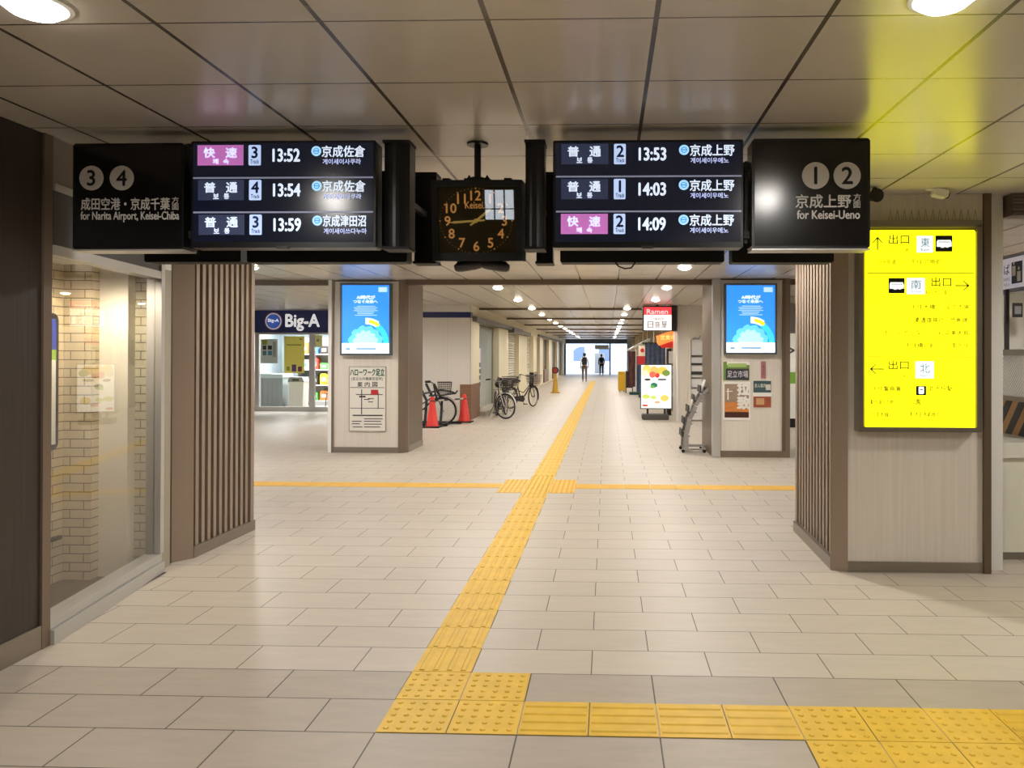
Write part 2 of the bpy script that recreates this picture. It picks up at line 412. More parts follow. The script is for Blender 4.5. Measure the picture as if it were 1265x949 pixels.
# framed poster on the showcase side wall
PX = sxa+2.9
t = thing('framed_poster', (sxa, 1.5, 0.95), 'tall poster in a black rounded frame on the showcase brick wall', 'poster')
b = MB()
pts = []
for cx, cz, a in ((1.86, 1.82, 0), (1.24, 1.82, 90), (1.24, 0.98, 180), (1.86, 0.98, 270)):
    for k in range(5):
        q = math.radians(a+k*22.5); pts.append((cx+0.05*math.cos(q), cz+0.05*math.sin(q)))
b.prism(pts, sxa, sxa+0.03, 'YZ'); b.build('frame', M_blackm, t)
b = MB(); b.box(sxa+0.03, sxa+0.034, 1.22, 1.88, 0.97, 1.83, 0); b.box(sxa+0.034, sxa+0.036, 1.22, 1.88, 1.62, 1.83, 1); b.box(sxa+0.034, sxa+0.036, 1.22, 1.88, 1.55, 1.62, 2)
b.build('print', [mat('poster_white', (225, 226, 222), 0.5), mat('poster_blue', (40, 66, 160), 0.5), mat('poster_green', (150, 190, 60), 0.5)], t, label='white print with blue and green top')
b = MB(); b.box(sxa, sxa+0.025, 1.62, 1.96, 0.30, 0.325)
tag(b.build('grab_bar', M_blackm), 'short black bar low on the showcase brick wall', 'bar')

# ------------------------------------------------------------------ downlights
def downlight(loc, power, label, group, r=0.092, spread=172, blend=0.6, warm=(1.0, 0.955, 0.895), z=H):
    x, y = loc
    t = thing('downlight', (x, y, z), label, 'ceiling light', group)
    b = MB(); b.lathe([(r+0.016, 0), (r+0.016, -0.006), (r, -0.010), (r-0.004, -0.003), (r-0.004, 0)], (x, y, z), 28); b.build('bezel', M_white, t, smooth=False)
    b = MB(); b.lathe([(r-0.004, -0.002), (r*0.92, -0.016), (r*0.72, -0.032), (r*0.4, -0.042), (0.004, -0.045)], (x, y, z), 28); b.build('lens', M_lampglow, t, smooth=True)
    ld = bpy.data.lights.new('downlight_beam', 'SPOT'); ld.energy = power; ld.spot_size = math.radians(spread); ld.spot_blend = blend
    ld.shadow_soft_size = r*0.8; ld.color = warm
    lo = bpy.data.objects.new('downlight_beam', ld); COL.objects.link(lo); lo.parent = t; lo.location = (0, 0, -0.075)
    return t
downlight((-0.98, -0.64), NEAR_W, 'round ceiling light in the ceiling corner over the dark panel wall', 'downlights over the near paving', r=0.10)
downlight((2.09, -0.62), NEAR_W, 'round ceiling light in the yellow glow on the ceiling', 'downlights over the near paving', r=0.10)
for x, y, lb in ((-0.98, -4.2, 'unseen ceiling light added as fill over the viewpoint, panel wall side'), (2.09, -4.2, 'unseen ceiling light added as fill over the viewpoint, yellow sign side'), (5.1, -2.4, 'unseen ceiling light added as fill beyond the near paving, ticket counter side')):
    downlight((x, y), BACK_W, lb, 'unseen fill downlights added behind the viewer', r=0.10)  # unseen lamps added to brighten signs and panels facing the viewer
hall = [(-3.93, 6.95, 'round ceiling light by the slatted pillar top near the supermarket'), (-0.97, 6.95, 'round ceiling light behind the hanging clock'),
        (2.02, 6.95, 'round ceiling light under the display with the 13:53 row'), (-0.97, 3.3, 'round ceiling light hidden above the clock'),
        (2.02, 3.3, 'round ceiling light hidden above the display with the 13:53 row'), (-6.9, 7.5, 'round ceiling light in front of the supermarket'),
        (-6.9, 12.5, 'round ceiling light close to the supermarket door'), (-3.9, 12.3, 'round ceiling light before the blank white wall'),
        (5.6, 6.95, 'round ceiling light beyond the yellow sign pillar'), (5.6, 11.5, 'round ceiling light over the white cabinet'), (5.6, 4.9, 'unseen ceiling light added behind the ticket counter shutter box'), (5.3, 1.2, 'unseen ceiling light added in front of the ticket counter')]  # last two lamps are added, to brighten the ticket corner
for x, y, lb in hall: downlight((x, y), HALL_W, lb, 'downlights of the hall')
names = ['first', 'second', 'third', 'fourth', 'fifth', 'sixth', 'seventh', 'eighth', 'ninth', 'tenth', 'eleventh', 'twelfth', 'thirteenth', 'fourteenth']
for k in range(14):
    y = 10.0+2.95*k
    downlight((-0.97, y), CORR_W, names[k]+' light from the clock in the row above the shutters', 'passage downlights')
    downlight((2.02 if y < 15 else 1.48, y), CORR_W, names[k]+' light from the clock in the row above the menu board', 'passage downlights')
downlight((-2.42, 1.62), SHOP_W, 'round ceiling light inside the glass showcase', 'showcase light', r=0.06, z=2.22, warm=(1, 0.86, 0.66))

# ------------------------------------------------------------------ slatted pillars
def slats(mb, p, q, z0, z1, n, w_frac=0.5, d=0.028, out=1):
    """ridges standing on the face from p to q (plan); out picks the side they stand on"""
    p, q = Vector((p[0], p[1])), Vector((q[0], q[1])); u = (q-p).normalized(); nrm = Vector((u.y, -u.x))*out; Ls = (q-p).length; st = Ls/n
    for k in range(n):
        a = p+u*(st*(k+0.5-w_frac/2)); c = p+u*(st*(k+0.5+w_frac/2))
        mb.prism([(a.x, a.y), (c.x, c.y), (c.x+nrm.x*d, c.y+nrm.y*d), (a.x+nrm.x*d, a.y+nrm.y*d)], z0, z1, 'XY')
def plan(mb, pts, z0, z1, mi=0): mb.prism(pts, z0, z1, 'XY', mi)

t = thing('pillar', (-2.8, 3.0, 0), 'slatted brown pillar next to the glass showcase', 'pillar', kind='structure')
b = MB(); plan(b, [(-2.38, 2.46), (-2.28, 2.56), (-2.265, 3.50), (-3.4, 3.50), (-3.4, 2.45)], 0, H); b.build('core', M_groove, t)
b = MB(); plan(b, [(-2.365, 2.42), (-2.243, 2.58), (-2.28, 2.58), (-2.42, 2.445)], 0, H)
plan(b, [(-2.222, 3.46), (-2.222, 3.52), (-2.27, 3.52), (-2.27, 3.46)], 0, H); b.build('corner_panel', M_slat, t)
b = MB(); slats(b, (-2.28, 2.60), (-2.265, 3.46), 0.09, H, 10); b.build('slat_face', M_slat, t)
b = MB(); plan(b, [(-2.238, 2.58), (-2.212, 3.53), (-2.27, 3.53), (-2.27, 2.58)], 0, 0.09); b.build('base_trim', M_steel, t)

t = thing('pillar', (3.2, 3.0, 0), 'pillar carrying the yellow exit sign, slatted on its side', 'pillar', kind='structure')
b = MB(); plan(b, [(2.70, 2.50), (2.76, 2.46), (3.78, 2.46), (3.78, 3.65), (2.73, 3.65)], 0, H); b.build('core', M_groove, t)
b = MB(); plan(b, [(2.635, 2.455), (2.75, 2.41), (2.75, 2.5), (2.68, 2.54)], 0, H)
plan(b, [(2.685, 3.62), (2.73, 3.62), (2.73, 3.68), (2.685, 3.68)], 0, H); b.build('corner_panel', M_slat, t)
b = MB(); slats(b, (2.70, 2.54), (2.725, 3.62), 0.09, H, 11, out=-1); b.build('slat_face', M_slat, t)
b = MB(); plan(b, [(2.64, 2.47), (2.72, 2.47), (2.74, 3.69), (2.67, 3.69)], 0, 0.09); b.build('base_trim', M_steel, t)
b = MB(); b.box(2.75, 3.735, 2.43, 2.47, 0.075, H); b.build('front_panel', M_lam, t, label='pale laminate front panel')
b = MB(); b.box(2.75, 3.735, 2.415, 2.46, 0, 0.075); b.build('front_base_trim', M_steel, t)
b = MB(); b.box(3.735, 3.785, 2.40, 3.66, 0, H); b.build('corner_post', M_brown, t)

# ------------------------------------------------------------------ second row of pillars, beam
t = thing('pillar', (-2.95, 9.2, 0), 'pillar with the blue light box and the job centre map', 'pillar', kind='structure')
b = MB(); b.box(-3.44, -2.30, 8.78, 9.75, 0, H); b.build('core', M_brown, t)
b = MB(); b.box(-3.44, -2.385, 8.74, 8.79, 0.09, H-0.02); b.build('front_panel', M_lam, t, label='pale laminate front panel')
b = MB(); b.box(-3.44, -2.385, 8.73, 8.79, 0, 0.09); b.box(-2.30, -2.245, 8.86, 9.77, 0, 0.1); b.build('base_trim', M_steel, t)
b = MB(); b.box(-3.53, -3.475, 8.72, 8.80, 0, H); b.build('white_post', mat('bright_white', (246, 245, 242), 0.4), t, label='slim white corner post')
b = MB(); b.box(-3.475, -3.44, 8.72, 8.78, 0, H); plan(b, [(-2.385, 8.72), (-2.29, 8.75), (-2.25, 8.82), (-2.25, 8.86), (-2.385, 8.86)], 0, H); b.build('corner_post', M_bronze, t)
b = MB(); b.box(-2.30, -2.255, 8.86, 9.77, 0.1, H); b.build('side_panel', M_brown, t)

t = thing('pillar', (3.2, 9.1, 0), 'pillar with posters under a blue light box', 'pillar', kind='structure')
b = MB(); b.box(2.66, 3.78, 8.58, 9.72, 0, H); b.build('core', M_brown, t)
b = MB(); b.box(2.74, 3.70, 8.52, 8.58, 0.10, H-0.02); b.build('front_panel', M_lam, t, label='pale laminate front panel')
b = MB(); b.box(2.74, 3.82, 8.50, 8.58, 0, 0.10); b.build('base_trim', M_bronze, t)
b = MB(); b.box(2.62, 2.74, 8.48, 8.62, 0, H); b.build('corner_post', M_silver, t)
b = MB(); b.box(3.70, 3.745, 8.49, 8.60, 0.1, H); b.box(3.745, 3.82, 8.5, 8.62, 0.1, H, 1); b.build('corner_post', [M_brown, M_bronze], t)
b = MB(); b.box(2.62, 2.67, 8.62, 9.77, 0.0, H); b.build('side_panel', M_brown, t)

b = MB(); b.box(-2.25, 2.62, 8.64, 8.80, 2.705, H); b.box(-12, -3.53, 8.72, 8.86, 2.70, H); b.box(3.82, 9, 8.6, 8.75, 2.7, H)
struct(b.build('beam', M_brown), 'brown metal header spanning between the two light box pillars', 'beam')

# ------------------------------------------------------------------ far hall: white wall, passage walls
YW = 14.75; XC = -2.33; XWB = -5.15
b = MB(); b.box(XWB, XC, YW, YW+0.2, 0, H)
w1 = struct(b.build('wall_white', M_lam2), 'blank white board wall with a navy band behind the red cones', 'wall')
z0, z1 = at(550, 392.5, YW).z, at(550, 385.5, YW).z
b = MB(); b.box(XWB, XC+0.004, YW-0.006, YW+0.21, z0, z1); b.build('navy_band', mat('navy', (34, 38, 92), 0.35), w1, label='navy blue band')
b = MB()
for x in (-4.5, -3.6, -2.9): b.box(x, x+0.008, YW-0.002, YW+0.01, 0, z0)
b.box(XC-0.02, XC+0.006, YW-0.006, YW+0.02, 0, H); b.build('joint_strip', mat('pale_joint', (200, 196, 188), 0.4), w1)
b = MB(); b.box(XWB-0.1, XWB, YW, 20.6, 0, H); struct(b.build('wall_return', M_lam2), 'white return wall beside the supermarket front', 'wall')

# passage wall beside the shutters
Y0 = YW+0.2
def yat(px, X=XC): return min(onx(px, 438, X).y, 55.5)
b = MB(); b.box(XC-0.4, XC-0.25, Y0, 57, 0, H)
pw = struct(b.build('wall_passage', M_offw), 'cream wall of the passage with shuttered shop fronts', 'wall')
segs = [(582, 592), (616.5, 628), (641, 651), (659, 663), (667, 671), (678, 682), (688, 690), (695, 697), (700, 701.5)]
b = MB()
for a, c in segs: b.box(XC-0.26, XC, max(Y0, yat(a)), yat(c), 0, 2.42)
b.box(XC-0.26, XC, Y0, 57, 2.42, H)
b.build('pier', mat('cream_pier', (226, 216, 186), 0.5), pw)
b = MB(); b.box(XC-0.26, XC+0.012, YW-0.012, yat(592.5), 0, 0.86)
for a, c in ((659, 664), (672.5, 677), (683.5, 687)): b.box(XC-0.26, XC+0.01, yat(a), yat(c), 0, 0.78)
b.build('wainscot', tile_mat('brown_tile_side', (140, 106, 84), (96, 82, 68), 0.1, 0.1, 0.003, 0.4, axis='YZ', offset=0.0), pw, label='brown tiled wainscot')
b = MB(); b.box(XC-0.25, XC+0.16, yat(592.5), 52, 0, 0.10); b.build('kerb', mat('kerb_stone', (196, 186, 164), 0.6), pw)
b = MB(); b.box(XC-0.05, XC+0.12, Y0, yat(642), 2.40, 2.52); b.box(XC-0.02, XC+0.2, yat(628), yat(650), 2.32, 2.46); b.box(XC-0.05, XC+0.08, yat(664), yat(694), 2.44, 2.54)
b.build('fascia', mat('grey_fascia', (104, 98, 92), 0.5, noise=0.15, nscale=(2, 5, 8)), pw, label='weathered grey fascia')
# door, shutters
def on_wall(a, c): return yat(a), yat(c)
ya, yb = on_wall(592.5, 616.5)
t = thing('door_1', (XC-0.2, (ya+yb)/2, 0.1), 'grey framed glass door with mail slots in the passage wall', 'door', kind='structure')
b = MB(); b.box(XC-0.24, XC-0.18, ya, ya+0.08, 0.1, 2.4); b.box(XC-0.24, XC-0.18, yb-0.1, yb, 0.1, 2.4); b.box(XC-0.24, XC-0.18, ya, yb, 2.28, 2.4); b.box(XC-0.24, XC-0.18, ya+0.55, ya+0.63, 0.1, 2.28)
b.build('frame', M_steel, t)
b = MB(); b.box(XC-0.22, XC-0.20, ya+0.08, yb-0.1, 0.1, 2.28); b.build('pane', mat('frosted_glass', (150, 160, 158), 0.2), t, label='frosted pane')
b = MB(); b.box(XC-0.2, XC-0.06, ya+0.1, ya+0.52, 0.2, 1.75, 0)
for k in range(4): b.box(XC-0.06, XC-0.055, ya+0.13, ya+0.49, 0.75+k*0.17, 0.86+k*0.17, 1)
b.build('mail_box', [mat('mail_white', (214, 206, 204), 0.4), M_dgrey], t, label='white cabinet with dark slots')
def shutter(a, c, label):
    ya, yb = on_wall(a, c)
    b = MB(); n = 26; zt = 2.4
    for k in range(n):
        z = 0.1+(zt-0.1)*k/n; h = (zt-0.1)/n
        b.prism([(XC-0.20, z), (XC-0.16, z+h*0.35), (XC-0.16, z+h*0.65), (XC-0.20, z+h*0.95), (XC-0.22, z+h*0.95), (XC-0.22, z)], ya, yb, 'XZ')
    o = b.build('shutter', mat('shutter_white', (214, 210, 196), 0.45), None); tag(o, label, 'roller shutter', 'closed roller shutters')
shutter(628, 641, 'closed white roller shutter above the parked bicycles')
shutter(651, 659, 'closed white roller shutter just past the parked bicycles')
for k, (a, c) in enumerate(((663, 667), (671, 678), (682, 688), (690, 695))):
    ya, yb = on_wall(a, c)
    b = MB(); b.box(XC-0.22, XC-0.18, ya, yb, 0.1, 2.4, 0)
    for y in (ya, (ya+yb)/2-0.03, yb-0.06): b.box(XC-0.18, XC-0.15, y, y+0.06, 0.1, 2.4, 1)
    b.box(XC-0.18, XC-0.15, ya, yb, 2.05, 2.11, 1); b.box(XC-0.18, XC-0.15, ya, yb, 0.1, 0.22, 1)
    o = b.build('window_%d' % (3+k), [mat('brown_glass', (96, 84, 66), 0.3), mat('brown_frame', (126, 108, 78), 0.45)])
    struct(o, ['first', 'second', 'third', 'fourth'][k]+' brown shop window past the shutters in the passage wall', 'window')

# passage wall on the menu-board side
t = thing('wall_pier', (3.0, 14.9, 0), 'pale pier behind the pamphlet rack and menu board', 'wall', kind='structure')
b = MB(); b.box(2.69, 9.0, 14.85, 15.15, 0, H); b.build('board', M_lam, t)
b = MB(); b.box(2.665, 2.70, 14.82, 15.2, 0, H); b.build('corner_trim', M_white, t)
b = MB(); b.box(2.66, 2.69, 15.2, 15.9, 0, H); b.build('side_board', M_lam, t)
b = MB(); b.box(3.0, 3.2, 15.2, 57, 0, H)
rw = struct(b.build('wall_shops', mat('shop_wall', (168, 158, 140), 0.5, noise=0.1, nscale=(2, 2, 2))), 'shop wall of the passage behind the banners', 'wall')
b = MB()
for y in (18.0, 24.5, 29.0, 33.0, 38.0, 43.0, 48.0): b.box(2.72, 3.0, y, y+0.5, 0, H)
b.build('pier', mat('beige_pier', (176, 160, 130), 0.5), rw)
b = MB()
for y0_, y1_ in ((16.2, 18), (18.5, 24.5), (25, 29), (29.5, 33), (33.5, 38), (38.5, 43)): b.box(2.93, 2.995, y0_+0.1, y1_-0.1, 0.1, 2.3)
b.build('shop_window', mat('lit_shop_window', (120, 120, 118), 0.2, emit=0.25, ergb=(255, 240, 210)), rw, label='dim lit shop windows')
# cross beams of the passage ceiling
for k in range(7):
    y = 15.9+5.2*k
    b = MB(); b.box(-2.33, 3.0, y, y+0.1, 2.735, H)
    struct(b.build('trim_%d' % (2+k), M_brown), 'brown cross strip on the passage ceiling, %s one back' % names[k], 'trim')

# ------------------------------------------------------------------ far end and street
YE = 56.0
b = MB(); b.box(-12, -2.33, YE, YE+0.3, 0, H); b.box(2.55, 12, YE, YE+0.3, 0, H)
struct(b.build('wall_end', M_lam2), 'wall closing the sides of the passage mouth', 'wall')
b = MB()
def arch(mb, x0, x1, X0, X1, zs, ztop, y0, y1, n=12):
    """a wall piece from X0 to X1 with an arched opening x0..x1 springing at zs"""
    mb.box(X0, x0, y0, y1, 0, ztop); mb.box(x1, X1, y0, y1, 0, ztop)
    c = (x0+x1)/2; r = (x1-x0)/2
    for k in range(n):
        a0, a1 = PI*k/n, PI*(k+1)/n
        xa, xb = c+r*math.cos(a0), c+r*math.cos(a1); za, zb = zs+r*0.75*math.sin(a0), zs+r*0.75*math.sin(a1)
        mb.prism([(xa, za), (xb, zb), (xb, ztop), (xa, ztop)], y0, y1, 'XZ')
YA = 64.0
arch(b, -2.2, -0.35, -9, -0.2, 1.6, 3.4, YA, YA+0.5)
arch(b, 1.5, 2.5, 1.35, 9, 1.6, 3.4, YA, YA+0.5)
b.box(-9, 9, YA, YA+0.5, 3.4, 5.5); b.box(-0.2, 1.35, YA, YA+0.5, 2.2, 3.4)
arc = struct(b.build('wall_arches', mat('pale_blue_wall', (206, 220, 240), 0.5)), 'pale arched gateway across the street beyond the passage', 'wall')
b = MB(); b.box(-2.33, 2.55, YE-0.5, YE-0.05, 2.45, H)
struct(b.build('beam', mat('slate_beam', (92, 98, 116), 0.5)), 'slate grey lintel over the far mouth of the passage', 'beam')
b = MB(); b.box(1.14, 1.26, YE-0.1, YE+0.1, 0, 2.45)
struct(b.build('post', mat('blue_steel', (66, 92, 150), 0.45)), 'blue steel post at the far mouth of the passage', 'post')
t = thing('hanging_sign', (0.6, YE-0.2, 2.0), 'white sign hung in the far mouth of the passage', 'sign')
b = MB(); b.box(0.0, 1.1, YE-0.22, YE-0.14, 2.0, 2.34); b.build('board', M_white, t)
b = MB(); b.box(0.1, 0.13, YE-0.2, YE-0.17, 2.34, 2.46); b.box(0.97, 1.0, YE-0.2, YE-0.17, 2.34, 2.46); b.build('hanger', M_dgrey, t)
b = MB(); b.box(-25, 25, 84, 88, 0, 9, 0)
for x in range(-24, 25, 3): b.box(x, x+1.3, 83.96, 84.1, 0.8, 2.5, 1); b.box(x, x+1.3, 83.96, 84.1, 4, 5.6, 1)
b.box(-25, 25, 83.9, 84, 3.0, 3.3, 2)
o = b.build('building', [mat('white_render', (226, 232, 240), 0.6), mat('blue_grey_glass', (120, 140, 170), 0.2), M_grey]); struct(o, 'pale building across the street beyond the passage', 'building')
b = MB(); b.box(-0.1, 0.75, 60, 60.2, 0, 1.7, 0)
for k in range(8): b.box(-0.1+k*0.11, -0.03+k*0.11, 59.96, 60, 0.1, 1.6, 1)
o = b.build('panel_fence', [mat('fence_grey', (170, 176, 186), 0.5), mat('fence_light', (196, 200, 208), 0.5)]); tag(o, 'grey panel fence across the street behind the person in black', 'fence')

# ------------------------------------------------------------------ tactile paving
def dome_blocks(mb, x0, y0, nx, ny):
    for i in range(nx):
        for j in range(ny):
            a, c = x0+0.3*i, y0+0.3*j
            mb.box(a+0.0025, a+0.2975, c+0.0025, c+0.2975, 0.0, 0.003)
            for p in range(5):
                for q in range(5):
                    x, y = a+0.036+0.057*p, c+0.036+0.057*q
                    mb.lathe([(0.0125, 0.003), (0.011, 0.006), (0.007, 0.008)], (x, y, 0), 8)
def bar_blocks(mb, x0, y0, nx, ny, along='Y'):
    for i in range(nx):
        for j in range(ny):
            a, c = x0+0.3*i, y0+0.3*j
            mb.box(a+0.0025, a+0.2975, c+0.0025, c+0.2975, 0.0, 0.003)
            for p in range(4):
                o = 0.045+0.07*p
                if along == 'Y': pr = [(a+o-0.016, 0.003), (a+o+0.016, 0.003), (a+o+0.0085, 0.008), (a+o-0.0085, 0.008)]; mb.prism(pr, c+0.012, c+0.288, 'XZ')
                else: pr = [(c+o-0.016, 0.003), (c+o+0.016, 0.003), (c+o+0.0085, 0.008), (c+o-0.0085, 0.008)]; mb.prism(pr, a+0.012, a+0.288, 'YZ')
def tact(mb, m, label, cat='tactile paving'):
    o = mb.build('tactile_paving', m); tag(o, label, cat, 'tactile paving blocks'); return o
b = MB(); dome_blocks(b, 0, 0, 2, 2); tact(b, M_yel, 'square of four yellow studded blocks where the long strip begins')
b = MB(); bar_blocks(b, 0.6, 0, 4, 1, 'X'); tact(b, M_yel, 'four yellow ribbed blocks in a row between the two studded patches')
b = MB(); dome_blocks(b, 1.8, -0.6, 3, 3); tact(b, M_yel, 'studded yellow patch at the bottom edge under the yellow exit sign')
b = MB(); bar_blocks(b, 2.7, 0, 6, 1, 'X'); tact(b, M_yel, 'ribbed yellow blocks running off past the larger studded patch')
b = MB(); bar_blocks(b, 0, 0.6, 1, 15, 'Y'); dome_blocks(b, 0, 5.1, 1, 5); bar_blocks(b, 0, 6.6, 1, 115, 'Y')
tact(b, M_yel, 'long ribbed yellow strip running down the passage to the far end')
b = MB(); dome_blocks(b, -0.3, 5.4, 1, 3); tact(b, M_yel2, 'orange yellow studded patch at the crossing, supermarket side of the long strip')
b = MB(); dome_blocks(b, 0.3, 5.4, 1, 3); tact(b, M_yel2, 'orange yellow studded patch at the crossing, yellow sign side of the long strip')
b = MB(); bar_blocks(b, -6.6, 5.7, 21, 1, 'X'); tact(b, M_yel2, 'orange yellow cross strip running towards the supermarket side')
b = MB(); bar_blocks(b, 0.6, 5.7, 24, 1, 'X'); tact(b, M_yel2, 'orange yellow cross strip running towards the yellow sign side')

# ------------------------------------------------------------------ hanging departure boards and direction signs
YF, YR = 0.75, 1.36
YHG = 1.055
def hanger(t, x0, x1, ztop):
    for x in (x0+(x1-x0)*0.22, x0+(x1-x0)*0.78):
        b = MB(); b.tube([(x, YHG, ztop-0.25), (x, YHG, H)], 0.014, 8); b.lathe([(0.032, -0.008), (0.032, 0)], (x, YHG, H), 16); b.box(x-0.02, x+0.02, YF+0.1, YR+0.01, ztop-0.27, ztop-0.23); b.build('hanger', M_black, t)
def circle_no(px, py, rpx, digit, t, Y):
    p = at(px, py, Y); r = rpx*(Y-CAM.y)/F_PX
    b = MB(); b.disc((p.x, Y-0.0015, p.z), r, 0.003); pl = b.build('number_disc', M_signtxt, t, label='pale disc with number '+digit)
    h = r*0.62; ww = r*(0.26 if digit == '1' else 0.40)
    text(digit, p.x-ww, p.x+ww, p.z-h, p.z+h, Y-0.003, M_blackm, 'digit', pl, keep='c', bold=0.02)
def dir_sign(box, digits, jp, jpbox, ho, en, enbox, label):
    x0, x1, z0, z1 = R4(*box, YF)
    t = thing('direction_sign', ((x0+x1)/2, YF+0.06, z0), label, 'sign', 'platform direction signs')
    b = MB(); b.bbox(x0, x1, YF, YF+0.13, z0, z1, 0.012); b.build('casing', M_black, t)
    b = MB(); b.box(x0+0.014, x1-0.014, YF-0.001, YF+0.01, z0+0.014, z1-0.014); b.build('face', M_signface, t)
    b = MB(); b.box(x0, x1, YF-0.002, YF+0.12, z0-0.008, z0); b.build('bottom_edge', M_silver, t)
    hanger(t, x0, x1, z1)
    for px, py, rp, dg in digits: circle_no(px, py, rp, dg, t, YF-0.002)
    text(jp, *R4(*jpbox, YF), YF-0.002, M_signtxt, 'lettering', t, bold=0.022, label='Japanese line')
    a, c, e, g = ho
    text('方', *R4(a, c, e, (e+g)/2-0.3, YF), YF-0.002, M_signtxt, 'lettering', t, bold=0.01)
    text('面', *R4(a, c, (e+g)/2+0.3, g, YF), YF-0.002, M_signtxt, 'lettering', t, bold=0.01)
    text(en, *R4(*enbox, YF), YF-0.002, M_signtxt, 'lettering', t, bold=0.022, label='English line')
    return t
dir_sign((90, 227, 177, 308), [(113, 220, 15.5, '3'), (150.5, 220, 15.5, '4')], '成田空港・京成千葉', (100.5, 210, 244.5, 259.5), (212.5, 221, 243.5, 259.5), 'for Narita Airport, Keisei-Chiba', (100, 221.5, 261.5, 274.5), 'black hanging sign with platform numbers 3 and 4')
dir_sign((929, 1075, 171, 307), [(1007.5, 217, 16.5, '1'), (1046.5, 217, 16.5, '2')], '京成上野', (983, 1051, 240.5, 257), (1054, 1063, 239.5, 257), 'for Keisei-Ueno', (984.5, 1062, 260, 270.5), 'black hanging sign with platform numbers 1 and 2')

def display(box, rows, lx, label):
    x0, x1, z0, z1 = R4(*box, YF)
    t = thing('departure_display', ((x0+x1)/2, YF+0.05, z0), label, 'display', 'departure displays')
    b = MB(); b.bbox(x0, x1, YF, YF+0.11, z0, z1, 0.006); b.build('casing', M_black, t)
    b = MB(); b.box(x0+0.012, x1-0.012, YF-0.002, YF+0.01, z0+0.03, z1-0.012); b.build('screen', M_screen, t)
    b = MB(); b.box((x0+x1)/2-0.03, (x0+x1)/2+0.03, YF-0.012, YF+0.02, z0-0.006, z0+0.008); b.build('sensor_bar', M_dgrey, t)
    hanger(t, x0, x1, z1)
    b = MB()
    for y in lx[2]: q = R4(lx[0], lx[1], y-1, y+1, YF); b.box(q[0], q[1], YF-0.0035, YF-0.002, q[2], q[3])
    b.build('divider', M_line, t)
    for rw_ in rows:
        rapid = rw_['kind'] == 'rapid'; yy = rw_['y']; dx = rw_['dx']; X = rw_['x']
        q = R4(X['type'][0]+dx, X['type'][1]+dx, yy, yy+25, YF)
        b = MB(); b.box(q[0], q[1], YF-0.004, YF-0.002, q[2], q[3])
        pn = b.build('type_panel', M_lrapid if rapid else M_llocal, t, label='pink rapid service panel' if rapid else 'slate local service panel')
        a = X['type'][0]+dx
        for ch, o in (('快' if rapid else '普', 8), ('速' if rapid else '通', 35)):
            text(ch, *R4(a+o, a+o+13.5, yy+3.3, yy+15.6, YF), YF-0.0055, M_ltxt, 'lettering', pn, bold=0.03)
        for ch, o in (('쾌' if rapid else '보', 19), ('속' if rapid else '통', 32)):
            text(ch, *R4(a+o, a+o+6.6, yy+17, yy+23.5, YF), YF-0.0055, M_ltxt, 'lettering', pn, bold=0.03)
        q = R4(X['track'][0]+dx, X['track'][1]+dx, yy, yy+25, YF)
        b = MB(); b.bbox(q[0], q[1], YF-0.004, YF-0.002, q[2], q[3], 0.004); pn = b.build('track_panel', M_ltrack, t, label='pale blue panel with track number '+rw_['track'])
        a = X['track'][0]+dx
        one = 1.8 if rw_['track'] == '1' else 0
        text(rw_['track'], *R4(a+3, a+12.2, yy+2.4, yy+16, YF), YF-0.0055, M_navytxt, 'lettering', pn, bold=0.03, keep='c')
        text('Track', *R4(a+2.4, a+13, yy+17.8, yy+22.8, YF), YF-0.0055, M_navytxt, 'lettering', pn, bold=0.015)
        text(rw_['time'], *R4(X['time'][0]+dx, X['time'][1]+dx, yy+4.8, yy+20.3, YF), YF-0.004, M_ltxt, 'time_lettering', t, bold=0.028)
        p = at(X['logo']+dx, yy+7.4, YF); r = 6.2*(YF-CAM.y)/F_PX
        b = MB(); b.disc((p.x, YF-0.004, p.z), r, 0.002, 32, 0); b.torus((p.x, YF-0.004, p.z), r*0.52, r*0.10, 'Y', 24, 6, 1); b.box(p.x-r*0.5, p.x+r*0.5, YF-0.006, YF-0.004, p.z-r*0.1, p.z+r*0.1, 1)
        b.build('company_mark', [M_logo, M_logoring], t)
        text(rw_['dest'], *R4(X['dest'][0]+dx, X['dest'][1]+dx, yy+0.8, yy+14.8, YF), YF-0.004, M_ltxt, 'destination_lettering', t, bold=0.02)
        text(rw_['kr'], *R4(X['kr'][0]+dx, X['kr'][1]+dx+rw_.get('krw', 0), yy+17, yy+23.8, YF), YF-0.004, M_ltxt2, 'korean_lettering', t, bold=0.015)
XA = dict(type=(244.5, 301), track=(307.5, 322.5), time=(337.5, 370.5), logo=391, dest=(398, 451), kr=(399, 446))
display((236, 464, 174, 306), [dict(kind='rapid', y=179.5, dx=0, track='3', time='13:52', dest='京成佐倉', kr='게이세이사쿠라', x=XA),
                               dict(kind='local', y=222.5, dx=0.6, track='4', time='13:54', dest='京成佐倉', kr='게이세이사쿠라', x=XA),
                               dict(kind='local', y=265.3, dx=1.2, track='3', time='13:59', dest='京成津田沼', kr='게이세이쓰다누마', krw=6, x=XA)],
        (239, 461, (219.7, 262.3)), 'departure display listing 13:52, 13:54 and 13:59 trains')
XB = dict(type=(693.5, 751.5), track=(758.5, 773), time=(789.5, 822.5), logo=845, dest=(852.5, 907), kr=(853, 900))
